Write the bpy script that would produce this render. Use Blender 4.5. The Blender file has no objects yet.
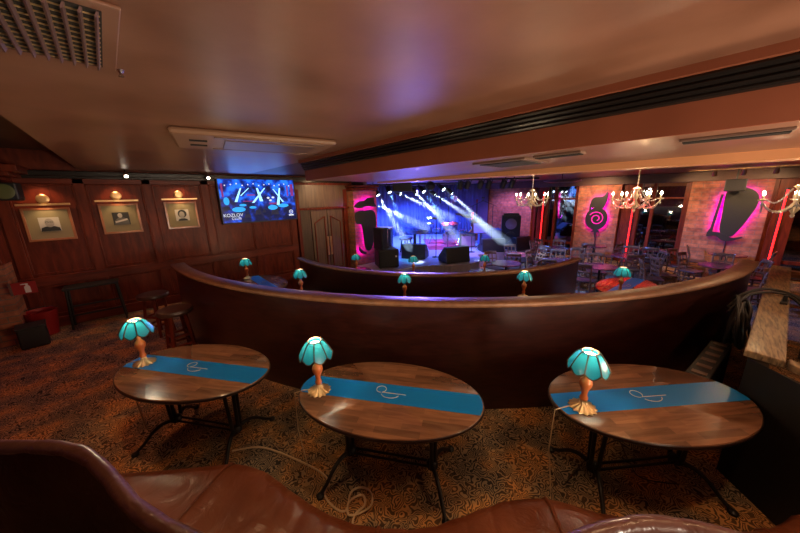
import bpy, bmesh, math, random
from mathutils import Vector, Matrix
random.seed(7)
PI = math.pi
SC = bpy.context.scene
COL = SC.collection
R = math.radians

# ------------------------------------------------------------------ materials
def nodes(name):
    m = bpy.data.materials.new(name); m.use_nodes = True
    nt = m.node_tree; b = nt.nodes['Principled BSDF']
    return m, nt, b
def N(nt, typ, **kw):
    n = nt.nodes.new(typ)
    for k, v in kw.items():
        if k in n.inputs: n.inputs[k].default_value = v
        else: setattr(n, k, v)
    return n
def plain(name, col, rough=.5, metal=0., spec=None, coat=0.):
    m, nt, b = nodes(name)
    b.inputs['Base Color'].default_value = (*col, 1)
    b.inputs['Roughness'].default_value = rough
    b.inputs['Metallic'].default_value = metal
    if coat: b.inputs['Coat Weight'].default_value = coat; b.inputs['Coat Roughness'].default_value = .12
    if spec is not None: b.inputs['Specular IOR Level'].default_value = spec
    return m
def emit(name, col, s):
    m, nt, b = nodes(name)
    b.inputs['Base Color'].default_value = (*[c * .4 for c in col], 1)
    b.inputs['Emission Color'].default_value = (*col, 1)
    b.inputs['Emission Strength'].default_value = s
    return m
def ramp(nt, stops):
    r = nt.nodes.new('ShaderNodeValToRGB')
    e = r.color_ramp.elements
    while len(e) < len(stops): e.new(.5)
    for i, (p, c) in enumerate(stops):
        e[i].position = p; e[i].color = (*c, 1)
    return r
def coords(nt, axes='xyz', scale=(1, 1, 1)):
    tc = nt.nodes.new('ShaderNodeTexCoord')
    sx = nt.nodes.new('ShaderNodeSeparateXYZ'); cx = nt.nodes.new('ShaderNodeCombineXYZ')
    nt.links.new(tc.outputs['Object'], sx.inputs[0])
    for i, a in enumerate(axes):
        if a in 'xyz': nt.links.new(sx.outputs['xyz'.index(a)], cx.inputs[i])
    mp = nt.nodes.new('ShaderNodeMapping'); mp.inputs['Scale'].default_value = scale
    nt.links.new(cx.outputs[0], mp.inputs[0])
    return mp.outputs[0]
def bump(nt, b, h, s=.2, d=.01):
    bp = N(nt, 'ShaderNodeBump'); bp.inputs['Strength'].default_value = s; bp.inputs['Distance'].default_value = d
    nt.links.new(h, bp.inputs['Height']); nt.links.new(bp.outputs[0], b.inputs['Normal'])
def wood(name, c1, c2, axes='xyz', scale=(2, 14, 14), rough=.35, coat=.3, blocks=None):
    m, nt, b = nodes(name)
    v = coords(nt, axes, scale)
    n = N(nt, 'ShaderNodeTexNoise'); n.inputs['Scale'].default_value = 1.6; n.inputs['Detail'].default_value = 6
    n.inputs['Distortion'].default_value = .6
    nt.links.new(v, n.inputs['Vector'])
    r = ramp(nt, [(.3, c1), (.7, c2)])
    nt.links.new(n.outputs['Fac'], r.inputs[0])
    out = r.outputs[0]
    if blocks:
        br = N(nt, 'ShaderNodeTexBrick'); br.offset = .43
        br.inputs['Scale'].default_value = 1.; br.inputs['Mortar Size'].default_value = .0
        br.inputs['Brick Width'].default_value = blocks[0]; br.inputs['Row Height'].default_value = blocks[1]
        br.inputs['Color1'].default_value = (.62, .62, .62, 1); br.inputs['Color2'].default_value = (1.15, 1.1, 1.05, 1)
        nt.links.new(coords(nt, axes), br.inputs['Vector'])
        mx = N(nt, 'ShaderNodeMix', data_type='RGBA', blend_type='MULTIPLY'); mx.inputs[0].default_value = 1
        nt.links.new(out, mx.inputs[6]); nt.links.new(br.outputs['Color'], mx.inputs[7]); out = mx.outputs[2]
    nt.links.new(out, b.inputs['Base Color'])
    b.inputs['Roughness'].default_value = rough
    b.inputs['Coat Weight'].default_value = coat; b.inputs['Coat Roughness'].default_value = .18
    bump(nt, b, n.outputs['Fac'], .08, .004)
    return m
def brick(name, axes, c1=(.42, .16, .085), c2=(.28, .1, .055), mort=(.2, .14, .11), w=.22, h=.075):
    m, nt, b = nodes(name)
    br = N(nt, 'ShaderNodeTexBrick')
    br.inputs['Scale'].default_value = 1; br.inputs['Brick Width'].default_value = w; br.inputs['Row Height'].default_value = h
    br.inputs['Mortar Size'].default_value = .008; br.inputs['Bias'].default_value = -.1
    br.inputs['Color1'].default_value = (*c1, 1); br.inputs['Color2'].default_value = (*c2, 1); br.inputs['Mortar'].default_value = (*mort, 1)
    v = coords(nt, axes)
    nt.links.new(v, br.inputs['Vector'])
    n = N(nt, 'ShaderNodeTexNoise'); n.inputs['Scale'].default_value = 9; n.inputs['Detail'].default_value = 4
    nt.links.new(v, n.inputs['Vector'])
    rr = ramp(nt, [(.3, (.6, .6, .6)), (.7, (1.2, 1.15, 1.1))]); nt.links.new(n.outputs['Fac'], rr.inputs[0])
    mx = N(nt, 'ShaderNodeMix', data_type='RGBA', blend_type='MULTIPLY'); mx.inputs[0].default_value = 1
    nt.links.new(br.outputs['Color'], mx.inputs[6]); nt.links.new(rr.outputs[0], mx.inputs[7])
    nt.links.new(mx.outputs[2], b.inputs['Base Color']); b.inputs['Roughness'].default_value = .85
    inv = N(nt, 'ShaderNodeMath', operation='SUBTRACT'); inv.inputs[0].default_value = 1
    nt.links.new(br.outputs['Fac'], inv.inputs[1]); bump(nt, b, inv.outputs[0], .5, .01)
    return m
def carpet(name):
    m, nt, b = nodes(name)
    v = coords(nt, 'xyz')
    n = N(nt, 'ShaderNodeTexNoise'); n.inputs['Scale'].default_value = 9; n.inputs['Detail'].default_value = 1
    nt.links.new(v, n.inputs['Vector'])
    ad = N(nt, 'ShaderNodeMix', data_type='RGBA', blend_type='LINEAR_LIGHT'); ad.inputs[0].default_value = .09
    nt.links.new(v, ad.inputs[6]); nt.links.new(n.outputs['Color'], ad.inputs[7])
    vo = N(nt, 'ShaderNodeTexVoronoi'); vo.inputs['Scale'].default_value = 11
    nt.links.new(ad.outputs[2], vo.inputs['Vector'])
    n2 = N(nt, 'ShaderNodeTexNoise'); n2.inputs['Scale'].default_value = 17; n2.inputs['Detail'].default_value = 1
    nt.links.new(v, n2.inputs['Vector'])
    m1 = N(nt, 'ShaderNodeMath', operation='MULTIPLY_ADD'); m1.inputs[1].default_value = 34
    nt.links.new(vo.outputs['Distance'], m1.inputs[0])
    m0 = N(nt, 'ShaderNodeMath', operation='MULTIPLY'); m0.inputs[1].default_value = 9
    nt.links.new(n2.outputs['Fac'], m0.inputs[0]); nt.links.new(m0.outputs[0], m1.inputs[2])
    s = N(nt, 'ShaderNodeMath', operation='SINE'); nt.links.new(m1.outputs[0], s.inputs[0])
    r = ramp(nt, [(.0, (0, 0, 0)), (.42, (0, 0, 0)), (.62, (1, 1, 1))])
    ma = N(nt, 'ShaderNodeMapRange'); ma.inputs['From Min'].default_value = -1; ma.inputs['From Max'].default_value = 1
    nt.links.new(s.outputs[0], ma.inputs['Value']); nt.links.new(ma.outputs[0], r.inputs[0])
    n3 = N(nt, 'ShaderNodeTexNoise'); n3.inputs['Scale'].default_value = 3.2; n3.inputs['Detail'].default_value = 3
    nt.links.new(v, n3.inputs['Vector'])
    fg = ramp(nt, [(.36, (.26, .2, .135)), (.5, (.4, .27, .15)), (.62, (.68, .34, .12))]); nt.links.new(n3.outputs['Fac'], fg.inputs[0])
    bgd = ramp(nt, [(.42, (.035, .03, .028)), (.6, (.15, .078, .036))]); nt.links.new(n3.outputs['Fac'], bgd.inputs[0])
    mx = N(nt, 'ShaderNodeMix', data_type='RGBA'); nt.links.new(r.outputs[0], mx.inputs[0])
    nt.links.new(bgd.outputs[0], mx.inputs[6]); nt.links.new(fg.outputs[0], mx.inputs[7])
    nt.links.new(mx.outputs[2], b.inputs['Base Color']); b.inputs['Roughness'].default_value = .95
    b.inputs['Specular IOR Level'].default_value = .15
    f = N(nt, 'ShaderNodeTexNoise'); f.inputs['Scale'].default_value = 160
    nt.links.new(v, f.inputs['Vector']); bump(nt, b, f.outputs['Fac'], .35, .006)
    return m
def leather(name, c1, c2, rough=.4):
    m, nt, b = nodes(name)
    tc = N(nt, 'ShaderNodeTexCoord')
    n = N(nt, 'ShaderNodeTexNoise'); n.inputs['Scale'].default_value = 3; n.inputs['Detail'].default_value = 5
    nt.links.new(tc.outputs['Object'], n.inputs['Vector'])
    r = ramp(nt, [(.3, c1), (.7, c2)]); nt.links.new(n.outputs['Fac'], r.inputs[0])
    nt.links.new(r.outputs[0], b.inputs['Base Color']); b.inputs['Roughness'].default_value = rough
    n2 = N(nt, 'ShaderNodeTexNoise'); n2.inputs['Scale'].default_value = 7; n2.inputs['Detail'].default_value = 4; n2.inputs['Distortion'].default_value = 1.5
    nt.links.new(tc.outputs['Object'], n2.inputs['Vector']); bump(nt, b, n2.outputs['Fac'], .35, .03)
    return m
def painted(name, c1, c2, rough=.3, sc=2.2, bs=.12):
    m, nt, b = nodes(name)
    v = coords(nt)
    n = N(nt, 'ShaderNodeTexNoise'); n.inputs['Scale'].default_value = sc; n.inputs['Detail'].default_value = 5
    nt.links.new(v, n.inputs['Vector'])
    r = ramp(nt, [(.3, c1), (.7, c2)]); nt.links.new(n.outputs['Fac'], r.inputs[0])
    nt.links.new(r.outputs[0], b.inputs['Base Color'])
    rr = N(nt, 'ShaderNodeMapRange'); rr.inputs['To Min'].default_value = rough - .07; rr.inputs['To Max'].default_value = rough + .1
    nt.links.new(n.outputs['Fac'], rr.inputs['Value']); nt.links.new(rr.outputs[0], b.inputs['Roughness'])
    bump(nt, b, n.outputs['Fac'], bs, .03)
    return m

M = {}
M['carpet'] = carpet('carpet')
M['ceil'] = painted('ceiling_paint', (.17, .07, .04), (.29, .133, .083), .36)
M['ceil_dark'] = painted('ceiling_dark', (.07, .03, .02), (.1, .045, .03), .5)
M['beam'] = painted('beam_paint', (.25, .07, .032), (.32, .092, .042), .5)
M['beam_hi'] = painted('tan_beam_paint', (.6, .27, .12), (.68, .31, .14), .5)
M['black_gloss'] = plain('black_moulding', (.012, .009, .008), .28)
M['mahog'] = wood('mahogany', (.085, .012, .006), (.19, .03, .011), 'xzy', (9, 1.6, 9), .42, .0)
M['mahog'].node_tree.nodes['Principled BSDF'].inputs['Specular IOR Level'].default_value = .22
M['mahog_h'] = wood('mahogany_rail', (.09, .013, .007), (.2, .03, .012), 'xyz', (1.6, 9, 9), .4, .05)
M['mahog_h'].node_tree.nodes['Principled BSDF'].inputs['Specular IOR Level'].default_value = .3
M['part'] = wood('partition_wood', (.018, .004, .0035), (.045, .0105, .0075), 'xyz', (3, 3, 16), .28, .45)
M['rail'] = wood('rail_wood', (.17, .075, .038), (.29, .135, .068), 'xyz', (5, 5, 5), .5, .05)
M['door'] = wood('door_wood', (.085, .052, .035), (.15, .096, .064), 'xzy', (12, 1.2, 9), .42, .2)
M['table'] = wood('table_wood', (.17, .078, .042), (.3, .15, .08), 'xyz', (2.5, 16, 10), .27, .45, (.3, .055))
M['edge'] = plain('dark_edge', (.025, .012, .008), .3, coat=.4)
M['post'] = wood('rough_wood', (.07, .04, .02), (.36, .23, .115), 'xyz', (4, 34, 10), .5, .1)
M['brick_x'] = brick('brick_facing_x', 'yzx', (.5, .2, .1), (.3, .11, .06), (.24, .17, .12), .36, .125)
M['brick_y'] = brick('brick_facing_y', 'xzy', w=.26, h=.095)
M['blue'] = plain('blue_stripe', (.002, .22, .7), .32)
M['logo'] = plain('logo_silver', (.75, .68, .6), .4)
M['iron'] = plain('black_iron', (.014, .012, .012), .42, .3)
M['brass'] = plain('antique_brass', (.75, .52, .27), .3, .85)
M['copper'] = plain('amber_stem', (.75, .19, .05), .3, .1, coat=.5)
M['lead'] = plain('dark_leading', (.07, .045, .025), .45, .6)
M['leather'] = leather('brown_leather', (.13, .033, .013), (.22, .07, .032), .3)
M['leather_dk'] = leather('dark_leather', (.018, .006, .005), (.03, .01, .008), .45)
M['leather_rim'] = leather('rim_leather', (.1, .042, .032), (.14, .06, .045), .28)
M['black'] = plain('black_plastic', (.014, .014, .016), .5)
M['booth'] = plain('booth_black', (.007, .005, .005), .6)
M['blacksoft'] = plain('black_cloth', (.02, .018, .018), .9)
M['grille'] = plain('speaker_grille', (.025, .025, .03), .6, .4)
M['red_plastic'] = plain('red_plastic', (.32, .012, .014), .5)
M['white'] = plain('white_paint', (.8, .8, .8), .5)
M['cord'] = plain('pale_cord', (.7, .52, .32), .5)
M['chair'] = wood('chair_wood', (.11, .048, .024), (.22, .1, .045), 'xyz', (10, 10, 3), .32, .4)
M['seat'] = plain('chair_seat', (.05, .022, .016), .4, coat=.3)
M['mtable'] = wood('bistro_top', (.11, .02, .03), (.19, .04, .05), 'xyz', (3, 14, 8), .22, .6)
M['frame'] = wood('frame_wood', (.36, .12, .045), (.52, .19, .08), 'xyz', (3, 3, 3), .35, .4)
M['matt'] = plain('picture_mat', (.3, .24, .13), .7)
M['photo_l'] = plain('photo_light', (.62, .58, .52), .5)
M['photo_m'] = plain('photo_mid', (.4, .37, .33), .5)
M['photo_g'] = plain('photo_grey', (.12, .11, .1), .5)
M['photo_d'] = plain('photo_dark', (.02, .02, .02), .5)
M['chrome'] = plain('chrome', (.75, .75, .78), .2, 1)
M['crystal'] = plain('crystal_beads', (.85, .82, .8), .12, .6)
M['ivory'] = plain('chandelier_ivory', (.78, .66, .48), .35, .2)
M['bulb'] = emit('bulb_glow', (1, .76, .45), 80)
M['redtube'] = emit('red_neon', (1, .012, .012), 4.5)
M['mag'] = emit('magenta_led', (.75, .0, 1), 22)
M['mag_face'] = emit('magenta_line', (1, .01, .38), 1.6)
M['glass'] = plain('dark_window', (.3, .31, .34), .03, 1)
M['vent'] = plain('vent_metal', (.2, .12, .09), .4, .3)
M['vent_dk'] = plain('vent_dark', (.015, .012, .01), .8)
M['slat'] = plain('vent_slat', (.22, .13, .13), .35, .4)
M['ac'] = plain('beige_plastic', (.3, .165, .1), .42)
M['stagefloor'] = wood('stage_boards', (.3, .26, .3), (.42, .37, .42), 'xyz', (2, 12, 2), .3, .4)
M['redrug'] = plain('red_rug', (.35, .03, .06), .95)
M['curtain'] = plain('stage_curtain', (.13, .13, .3), .85)  # blue lightened to stand in for thin haze before the curtain
M['sign'] = plain('sign_board', (.03, .03, .03), .45)
M['purplewall'] = painted('stage_wall', (.2, .13, .2), (.26, .17, .25), .7)
M['drum'] = plain('drum_shell', (.16, .22, .3), .2, .4, coat=.6)
M['skin'] = plain('drum_head', (.75, .75, .72), .5)
M['cymbal'] = plain('cymbal', (.7, .5, .2), .25, 1)
M['instrument'] = plain('red_wood', (.35, .05, .03), .25, coat=.6)
M['keyorange'] = wood('organ_wood', (.35, .12, .04), (.5, .2, .07), 'xyz', (3, 8, 8), .35, .3)
M['stone'] = painted('tile', (.15, .09, .05), (.22, .13, .075), .5, 6)
def shade_mat(name, col, e):
    m, nt, b = nodes(name)
    out = nt.nodes['Material Output']
    t = N(nt, 'ShaderNodeBsdfTranslucent'); t.inputs[0].default_value = (*col, 1)
    b.inputs['Base Color'].default_value = (*col, 1); b.inputs['Roughness'].default_value = .25
    b.inputs['Emission Color'].default_value = (*col, 1); b.inputs['Emission Strength'].default_value = e
    mx = N(nt, 'ShaderNodeMixShader'); mx.inputs[0].default_value = .24
    nt.links.new(b.outputs[0], mx.inputs[1]); nt.links.new(t.outputs[0], mx.inputs[2]); nt.links.new(mx.outputs[0], out.inputs[0])
    return m
M['teal'] = shade_mat('teal_glass', (.012, .2, .27), .16)

# ------------------------------------------------------------------ mesh builder
class MB:
    def __init__(s): s.bm = bmesh.new()
    def box(s, c, d, rot=None):
        vs = []
        for z in (-1, 1):
            for x, y in ((-1, -1), (1, -1), (1, 1), (-1, 1)):
                v = Vector((x * d[0] / 2, y * d[1] / 2, z * d[2] / 2))
                if rot: v = rot @ v
                vs.append(s.bm.verts.new(v + Vector(c)))
        for f in ((3, 2, 1, 0), (4, 5, 6, 7), (0, 1, 5, 4), (1, 2, 6, 5), (2, 3, 7, 6), (3, 0, 4, 7)):
            s.bm.faces.new([vs[i] for i in f])
        return s
    def bar(s, a, b, w, h, up=(0, 0, 1)):
        a, b = Vector(a), Vector(b); d = (b - a)
        x = d.normalized(); y = Vector(up).cross(x)
        if y.length < 1e-4: y = Vector((0, 1, 0)).cross(x)
        y.normalize(); z = x.cross(y)
        rot = Matrix((x, y, z)).transposed()
        return s.box((a + b) / 2, (d.length, w, h), rot)
    def ring(s, c, x, y, r, n, rx=None):
        return [s.bm.verts.new(Vector(c) + x * (r * math.cos(2 * PI * i / n)) + y * ((rx or r) * math.sin(2 * PI * i / n))) for i in range(n)]
    def tube(s, pts, r, n=8, closed=False, caps=True):
        pts = [Vector(p) for p in pts]; rs = r if isinstance(r, (list, tuple)) else [r] * len(pts)
        rings = []; L = len(pts); px = None
        for i, p in enumerate(pts):
            if closed: d = pts[(i + 1) % L] - pts[i - 1]
            else: d = pts[min(i + 1, L - 1)] - pts[max(i - 1, 0)]
            if d.length < 1e-9: d = Vector((0, 0, 1))
            d.normalize()
            if px is None: px = d.orthogonal().normalized()
            px = (px - d * px.dot(d))
            if px.length < 1e-5: px = d.orthogonal()
            px.normalize(); py = d.cross(px)
            rings.append(s.ring(p, px, py, max(rs[i], 1e-4), n))
        for i in range(L if closed else L - 1):
            A, B = rings[i], rings[(i + 1) % L]
            for k in range(n):
                s.bm.faces.new((A[k], A[(k + 1) % n], B[(k + 1) % n], B[k]))
        if caps and not closed:
            s.bm.faces.new(rings[0][::-1]); s.bm.faces.new(rings[-1])
        return s
    def cyl(s, a, b, r0, r1=None, n=16): return s.tube([a, b], [r0, r0 if r1 is None else r1], n)
    def lathe(s, prof, n=24, c=(0, 0, 0), sx=1, sy=1, flute=0, nf=12, axis='z'):
        rings = []
        for r, z in prof:
            rg = []
            for k in range(n):
                a = 2 * PI * k / n; rr = r * (1 + flute * math.cos(nf * a))
                v = Vector((rr * math.cos(a) * sx, rr * math.sin(a) * sy, z))
                if axis == 'y': v = Vector((v.x, -v.z, v.y))
                if axis == 'x': v = Vector((v.z, v.x, v.y))
                rg.append(s.bm.verts.new(v + Vector(c)))
            rings.append(rg)
        for A, B in zip(rings, rings[1:]):
            for k in range(n): s.bm.faces.new((A[k], A[(k + 1) % n], B[(k + 1) % n], B[k]))
        if prof[0][0] > 1e-4: s.bm.faces.new(rings[0][::-1])
        if prof[-1][0] > 1e-4: s.bm.faces.new(rings[-1])
        return s
    def prism(s, poly, a, b, plane='xy'):
        def P(u, v, w):
            return {'xy': (u, v, w), 'xz': (u, w, v), 'yz': (w, u, v)}[plane]
        A = [s.bm.verts.new(P(u, v, a)) for u, v in poly]; B = [s.bm.verts.new(P(u, v, b)) for u, v in poly]
        n = len(poly)
        s.bm.faces.new(A[::-1]); s.bm.faces.new(B)
        for i in range(n): s.bm.faces.new((A[i], A[(i + 1) % n], B[(i + 1) % n], B[i]))
        return s
    def sweep(s, prof, t0, t1, n, off=None, caps=True, origin=None):
        """closed (r, z) profile swept about the room's centre of curvature"""
        rings = []
        for i in range(n + 1):
            t = t0 + (t1 - t0) * i / n; o = off(t) if off else 0
            rings.append([s.bm.verts.new(Vector(PO(r + o, t, z)) - Vector(origin or (0, 0, 0))) for r, z in prof])
        m = len(prof)
        for A, B in zip(rings, rings[1:]):
            for k in range(m): s.bm.faces.new((A[k], A[(k + 1) % m], B[(k + 1) % m], B[k]))
        if caps: s.bm.faces.new(rings[0][::-1]); s.bm.faces.new(rings[-1])
        return s
    def grid(s, f, nu, nv):
        V = [[s.bm.verts.new(f(i / nu, j / nv)) for j in range(nv + 1)] for i in range(nu + 1)]
        for i in range(nu):
            for j in range(nv): s.bm.faces.new((V[i][j], V[i + 1][j], V[i + 1][j + 1], V[i][j + 1]))
        return s
    def build(s, name, mat, parent=None, smooth=False, bevel=0, seg=2, loc=None, solid=0):
        bmesh.ops.recalc_face_normals(s.bm, faces=s.bm.faces)
        me = bpy.data.meshes.new(name); s.bm.to_mesh(me); s.bm.free()
        me.materials.append(M[mat] if isinstance(mat, str) else mat)
        o = bpy.data.objects.new(name, me); COL.objects.link(o)
        if smooth:
            me.polygons.foreach_set('use_smooth', [True] * len(me.polygons))
            try: me.set_sharp_from_angle(angle=R(50))
            except Exception: pass
        if solid:
            md = o.modifiers.new('s', 'SOLIDIFY'); md.thickness = solid; md.offset = 0
        if bevel:
            md = o.modifiers.new('b', 'BEVEL'); md.width = bevel; md.segments = seg; md.limit_method = 'ANGLE'
        if parent: o.parent = parent
        if loc: o.location = loc
        return o
CX, CY = 6.9, 6.05
def PO(r, t, z=0): return (CX + r * math.cos(R(t)), CY + r * math.sin(R(t)), z)

def tag(o, label, cat, group=None, kind=None):
    o['label'] = label; o['category'] = cat
    if group: o['group'] = group
    if kind: o['kind'] = kind
    return o
def thing(name, label, cat, loc=(0, 0, 0), rz=0, group=None):
    o = bpy.data.objects.new(name, None); COL.objects.link(o)
    o.empty_display_size = .1
    o.location = loc; o.rotation_euler = (0, 0, rz)
    return tag(o, label, cat, group)
def copy_thing(src, loc, rz, label, group=None):
    r = src.copy(); COL.objects.link(r); r.location = loc; r.rotation_euler = (0, 0, rz); r['label'] = label
    if group: r['group'] = group
    for ch in list(src.children):
        if ch.type == 'LIGHT': continue
        c = ch.copy(); COL.objects.link(c); c.parent = r
        for g in ch.children:
            d = g.copy(); COL.objects.link(d); d.parent = c
    return r
def struct(o): o['kind'] = 'structure'; return o
def light(name, typ, loc, e, col, rot=None, size=.1, to=None, **kw):
    l = bpy.data.lights.new(name, typ); l.energy = e; l.color = col
    o = bpy.data.objects.new(name, l); COL.objects.link(o); o.location = loc
    if typ in ('POINT', 'SPOT'): l.shadow_soft_size = size
    if typ == 'AREA': l.size = size
    for k, v in kw.items(): setattr(l, k, v)
    if to is not None:
        d = Vector(to) - Vector(loc); o.rotation_euler = d.to_track_quat('-Z', 'Y').to_euler()
    return o

# ------------------------------------------------------------------ floors
XW = 13.4          # wall on the right
YL = 8.0           # panelled wall on the left
FZ, TZ, SZ = -.4, -.2, .1   # main floor, middle tier, stage
mb = MB(); n = 44
vt, vb = [], []
for i in range(n + 1):
    t = 162 + (270 - 162) * i / n
    c, s_ = math.cos(R(t)), math.sin(R(t))
    lim = 99
    if c < -1e-6: lim = min(lim, (-2.4 - CX) / c)
    if s_ > 1e-6: lim = min(lim, (YL + .02 - CY) / s_)
    if s_ < -1e-6: lim = min(lim, (-3.2 - CY) / s_)
    a, b = PO(6.42, t, 0), PO(max(lim, 6.43), t, 0)
    vt.append((mb.bm.verts.new(a), mb.bm.verts.new(b)))
    vb.append((mb.bm.verts.new((a[0], a[1], FZ)), mb.bm.verts.new((b[0], b[1], FZ))))
for i in range(n):
    mb.bm.faces.new((vt[i][0], vt[i + 1][0], vt[i + 1][1], vt[i][1]))
    mb.bm.faces.new((vt[i][0], vt[i + 1][0], vb[i + 1][0], vb[i][0]))
mb.bm.faces.new((vt[-1][0], vt[-1][1], vb[-1][1], vb[-1][0]))
struct(mb.build('floor', 'carpet'))
mb = MB()
mb.sweep([(4.05, TZ), (6.45, TZ), (6.45, FZ - .05), (4.05, FZ - .05)], 162.5, 270, 60)
struct(mb.build('floor', 'carpet'))
struct(MB().box((5.5, 4.4, FZ - .05), (16.4, 15.4, .1)).build('floor', 'carpet'))

# ------------------------------------------------------------------ ceilings and beams
cm = MB(); cm.box((.88, 2.4, 2.9), (2.8, 11.2, .2)); struct(cm.build('ceiling', 'ceil'))
struct(MB().box((-1.5, 2.4, 3.15), (2.2, 11.2, .1)).build('ceiling', 'ceil_dark'))  # unlit recess; its shade is put into the darker ceiling colour
struct(MB().box((3.02, .775, 2.745), (1.48, 7.95, .51)).build('ceiling', 'ceil'))
struct(MB().box((3.15, 6.42, 2.9), (1.74, 3.34, .2)).build('ceiling', 'ceil_dark'))
struct(MB().prism([(-3.2, 2.385), (4.75, 2.465), (4.75, 2.84), (-3.2, 2.84)], 3.76, 4.08, 'yz').build('trim_1', 'beam_hi'))
struct(MB().box((8.75, 4.4, 2.85), (9.5, 15.4, .2)).build('ceiling', 'ceil'))
struct(MB().box((2.215, .775, 2.7785), (.1, 7.95, .043)).build('trim_17', 'beam'))
struct(MB().box((2.27, .775, 2.645), (.02, 7.95, .31)).build('trim_2', 'beam'))
mb = MB()
mb.prism([(2.262, 2.757), (2.2, 2.757), (2.194, 2.745), (2.2, 2.733), (2.212, 2.728), (2.206, 2.716), (2.212, 2.704), (2.226, 2.7), (2.22, 2.688), (2.226, 2.677), (2.24, 2.673), (2.236, 2.662), (2.242, 2.652), (2.262, 2.645)], -3.2, 4.75, 'xz')
struct(mb.build('trim_3', 'black_gloss'))

# ------------------------------------------------------------------ left panelled wall
def wallbox(name, mat, x0, x1, z0, z1, y=YL, d=.2):
    return struct(MB().box(((x0 + x1) / 2, y + d / 2, (z0 + z1) / 2), (x1 - x0, d, z1 - z0)).build(name, mat))
wallbox('wall_left', 'mahog', -2.4, 5.3, FZ, 3.2)
struct(MB().box((1.4, 7.93, 2.72), (7.6, .12, .09)).box((1.4, 7.96, 2.66), (7.6, .06, .05)).build('trim_4', 'black_gloss', bevel=.01))
st = MB()
stiles = [(-1.55, -1.41), (-.64, -.5), (.3, .44), (1.29, 1.44), (2.28, 2.43), (3.24, 3.4)]
for a, b in stiles: st.box(((a + b) / 2, 7.982, 1.22), (b - a, .036, 2.84))
struct(st.build('trim_5', 'mahog', bevel=.006))
rl = MB()
rl.box((.9, 7.978, .86), (5., .044, .13)).box((.9, 7.968, .94), (5., .064, .03)).box((.9, 7.982, 2.6), (5., .036, .1))
struct(rl.build('trim_6', 'mahog_h', bevel=.006))
struct(MB().box((.9, 7.97, .09), (5., .06, .18)).build('baseboard_left', 'mahog_h', bevel=.008))
pm = MB()
for (a, b), (c, d) in zip(stiles, stiles[1:]):
    for z0, z1 in ((1.0, 2.53), (.24, .76)):
        x0, x1 = b + .015, c - .015
        for p, q in (((x0, z0), (x1, z0)), ((x1, z0), (x1, z1)), ((x1, z1), (x0, z1)), ((x0, z1), (x0, z0))):
            pm.bar((p[0], 7.987, p[1]), (q[0], 7.987, q[1]), .03, .028, (0, 1, 0))
struct(pm.build('trim_7', 'mahog', bevel=.008))
# outer corner pier and end wall on the far left
struct(MB().box((-2.3, 2.4, 1.4), (.2, 11.2, 3.7)).build('wall_back', 'mahog'))
struct(MB().box((5.5, -3.2, 1.2), (16.4, .2, 3.6)).build('wall_near', 'mahog'))
struct(MB().box((-1.82, 7.65, .65), (.5, .5, 1.3)).build('wall_pier', 'brick_y'))
struct(MB().box((-1.82, 7.65, 2.22), (.52, .52, 1.84)).box((-1.75, 7.6, 2.6), (.9, .7, .05)).box((-1.72, 7.6, 2.66), (1.06, .74, .06)).box((-1.7, 7.6, 2.74), (1.2, .78, .1)).build('trim_8', 'mahog', bevel=.008))

# door bay
struct(MB().box((4.25, 7.97, 2.28), (1.7, .06, .66)).build('trim_9', 'door'))
struct(MB().box((4.25, 7.94, 1.91), (1.72, .1, .05)).box((3.47, 7.955, 1.0), (.09, .09, 2.9)).box((4.99, 7.955, 1.0), (.12, .09, 2.9)).box((4.25, 7.94, 2.6), (1.72, .1, .06)).box((4.82, 7.955, 2.28), (.03, .03, .64)).build('trim_10', 'mahog', bevel=.008))
struct(MB().box((3.66, 7.97, .9), (.3, .05, 1.96)).build('trim_11', 'door'))
gr = MB()
for k in range(9): gr.box((3.54 + k * .03, 7.942, .9), (.014, .02, 1.94))
struct(gr.build('trim_12', 'door'))
for k, x0 in enumerate((3.84, 4.36)):
    root = struct(MB().box((x0 + .25, 7.965, .83), (.5, .05, 2.1)).build('door_%d' % (k + 1), 'door', bevel=.006))
    s = 1 if k == 0 else -1
    xa, xb = x0 + .09, x0 + .41
    zl, zr = (1.5, 1.68) if k == 0 else (1.68, 1.5)
    pts = [(xa, .1), (xb, .1), (xb, zr), (xa, zl)]
    f = MB()
    for p, q in zip(pts, pts[1:] + pts[:1]): f.bar((p[0], 7.935, p[1]), (q[0], 7.935, q[1]), .03, .04, (0, 1, 0))
    f.build('door_moulding', 'mahog', root, bevel=.006)
    hx = 4.31 if k == 0 else 4.41
    MB().box((hx, 7.93, .8), (.055, .02, .56)).bar((hx, 7.9, .6), (hx, 7.9, 1.02), .02, .02).build('door_handle', 'brass', root, bevel=.006)

# brick pillar beside the stage
struct(MB().box((5.53, 7.9, 1.0), (.88, .56, 2.8)).build('wall_pillar', 'brick_y'))
struct(MB().box((5.53, 7.9, 2.45), (.96, .64, .07)).box((5.53, 7.9, 2.53), (1.02, .7, .06)).build('trim_13', 'mahog', bevel=.01))
struct(MB().box((5.9, 10.1, 1.1), (.14, 4.0, 3.4)).build('wall_stage_left', 'purplewall'))
struct(MB().box((9.7, 12.1, 1.1), (7.6, .14, 3.4)).build('wall_stage_back', 'purplewall'))

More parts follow.
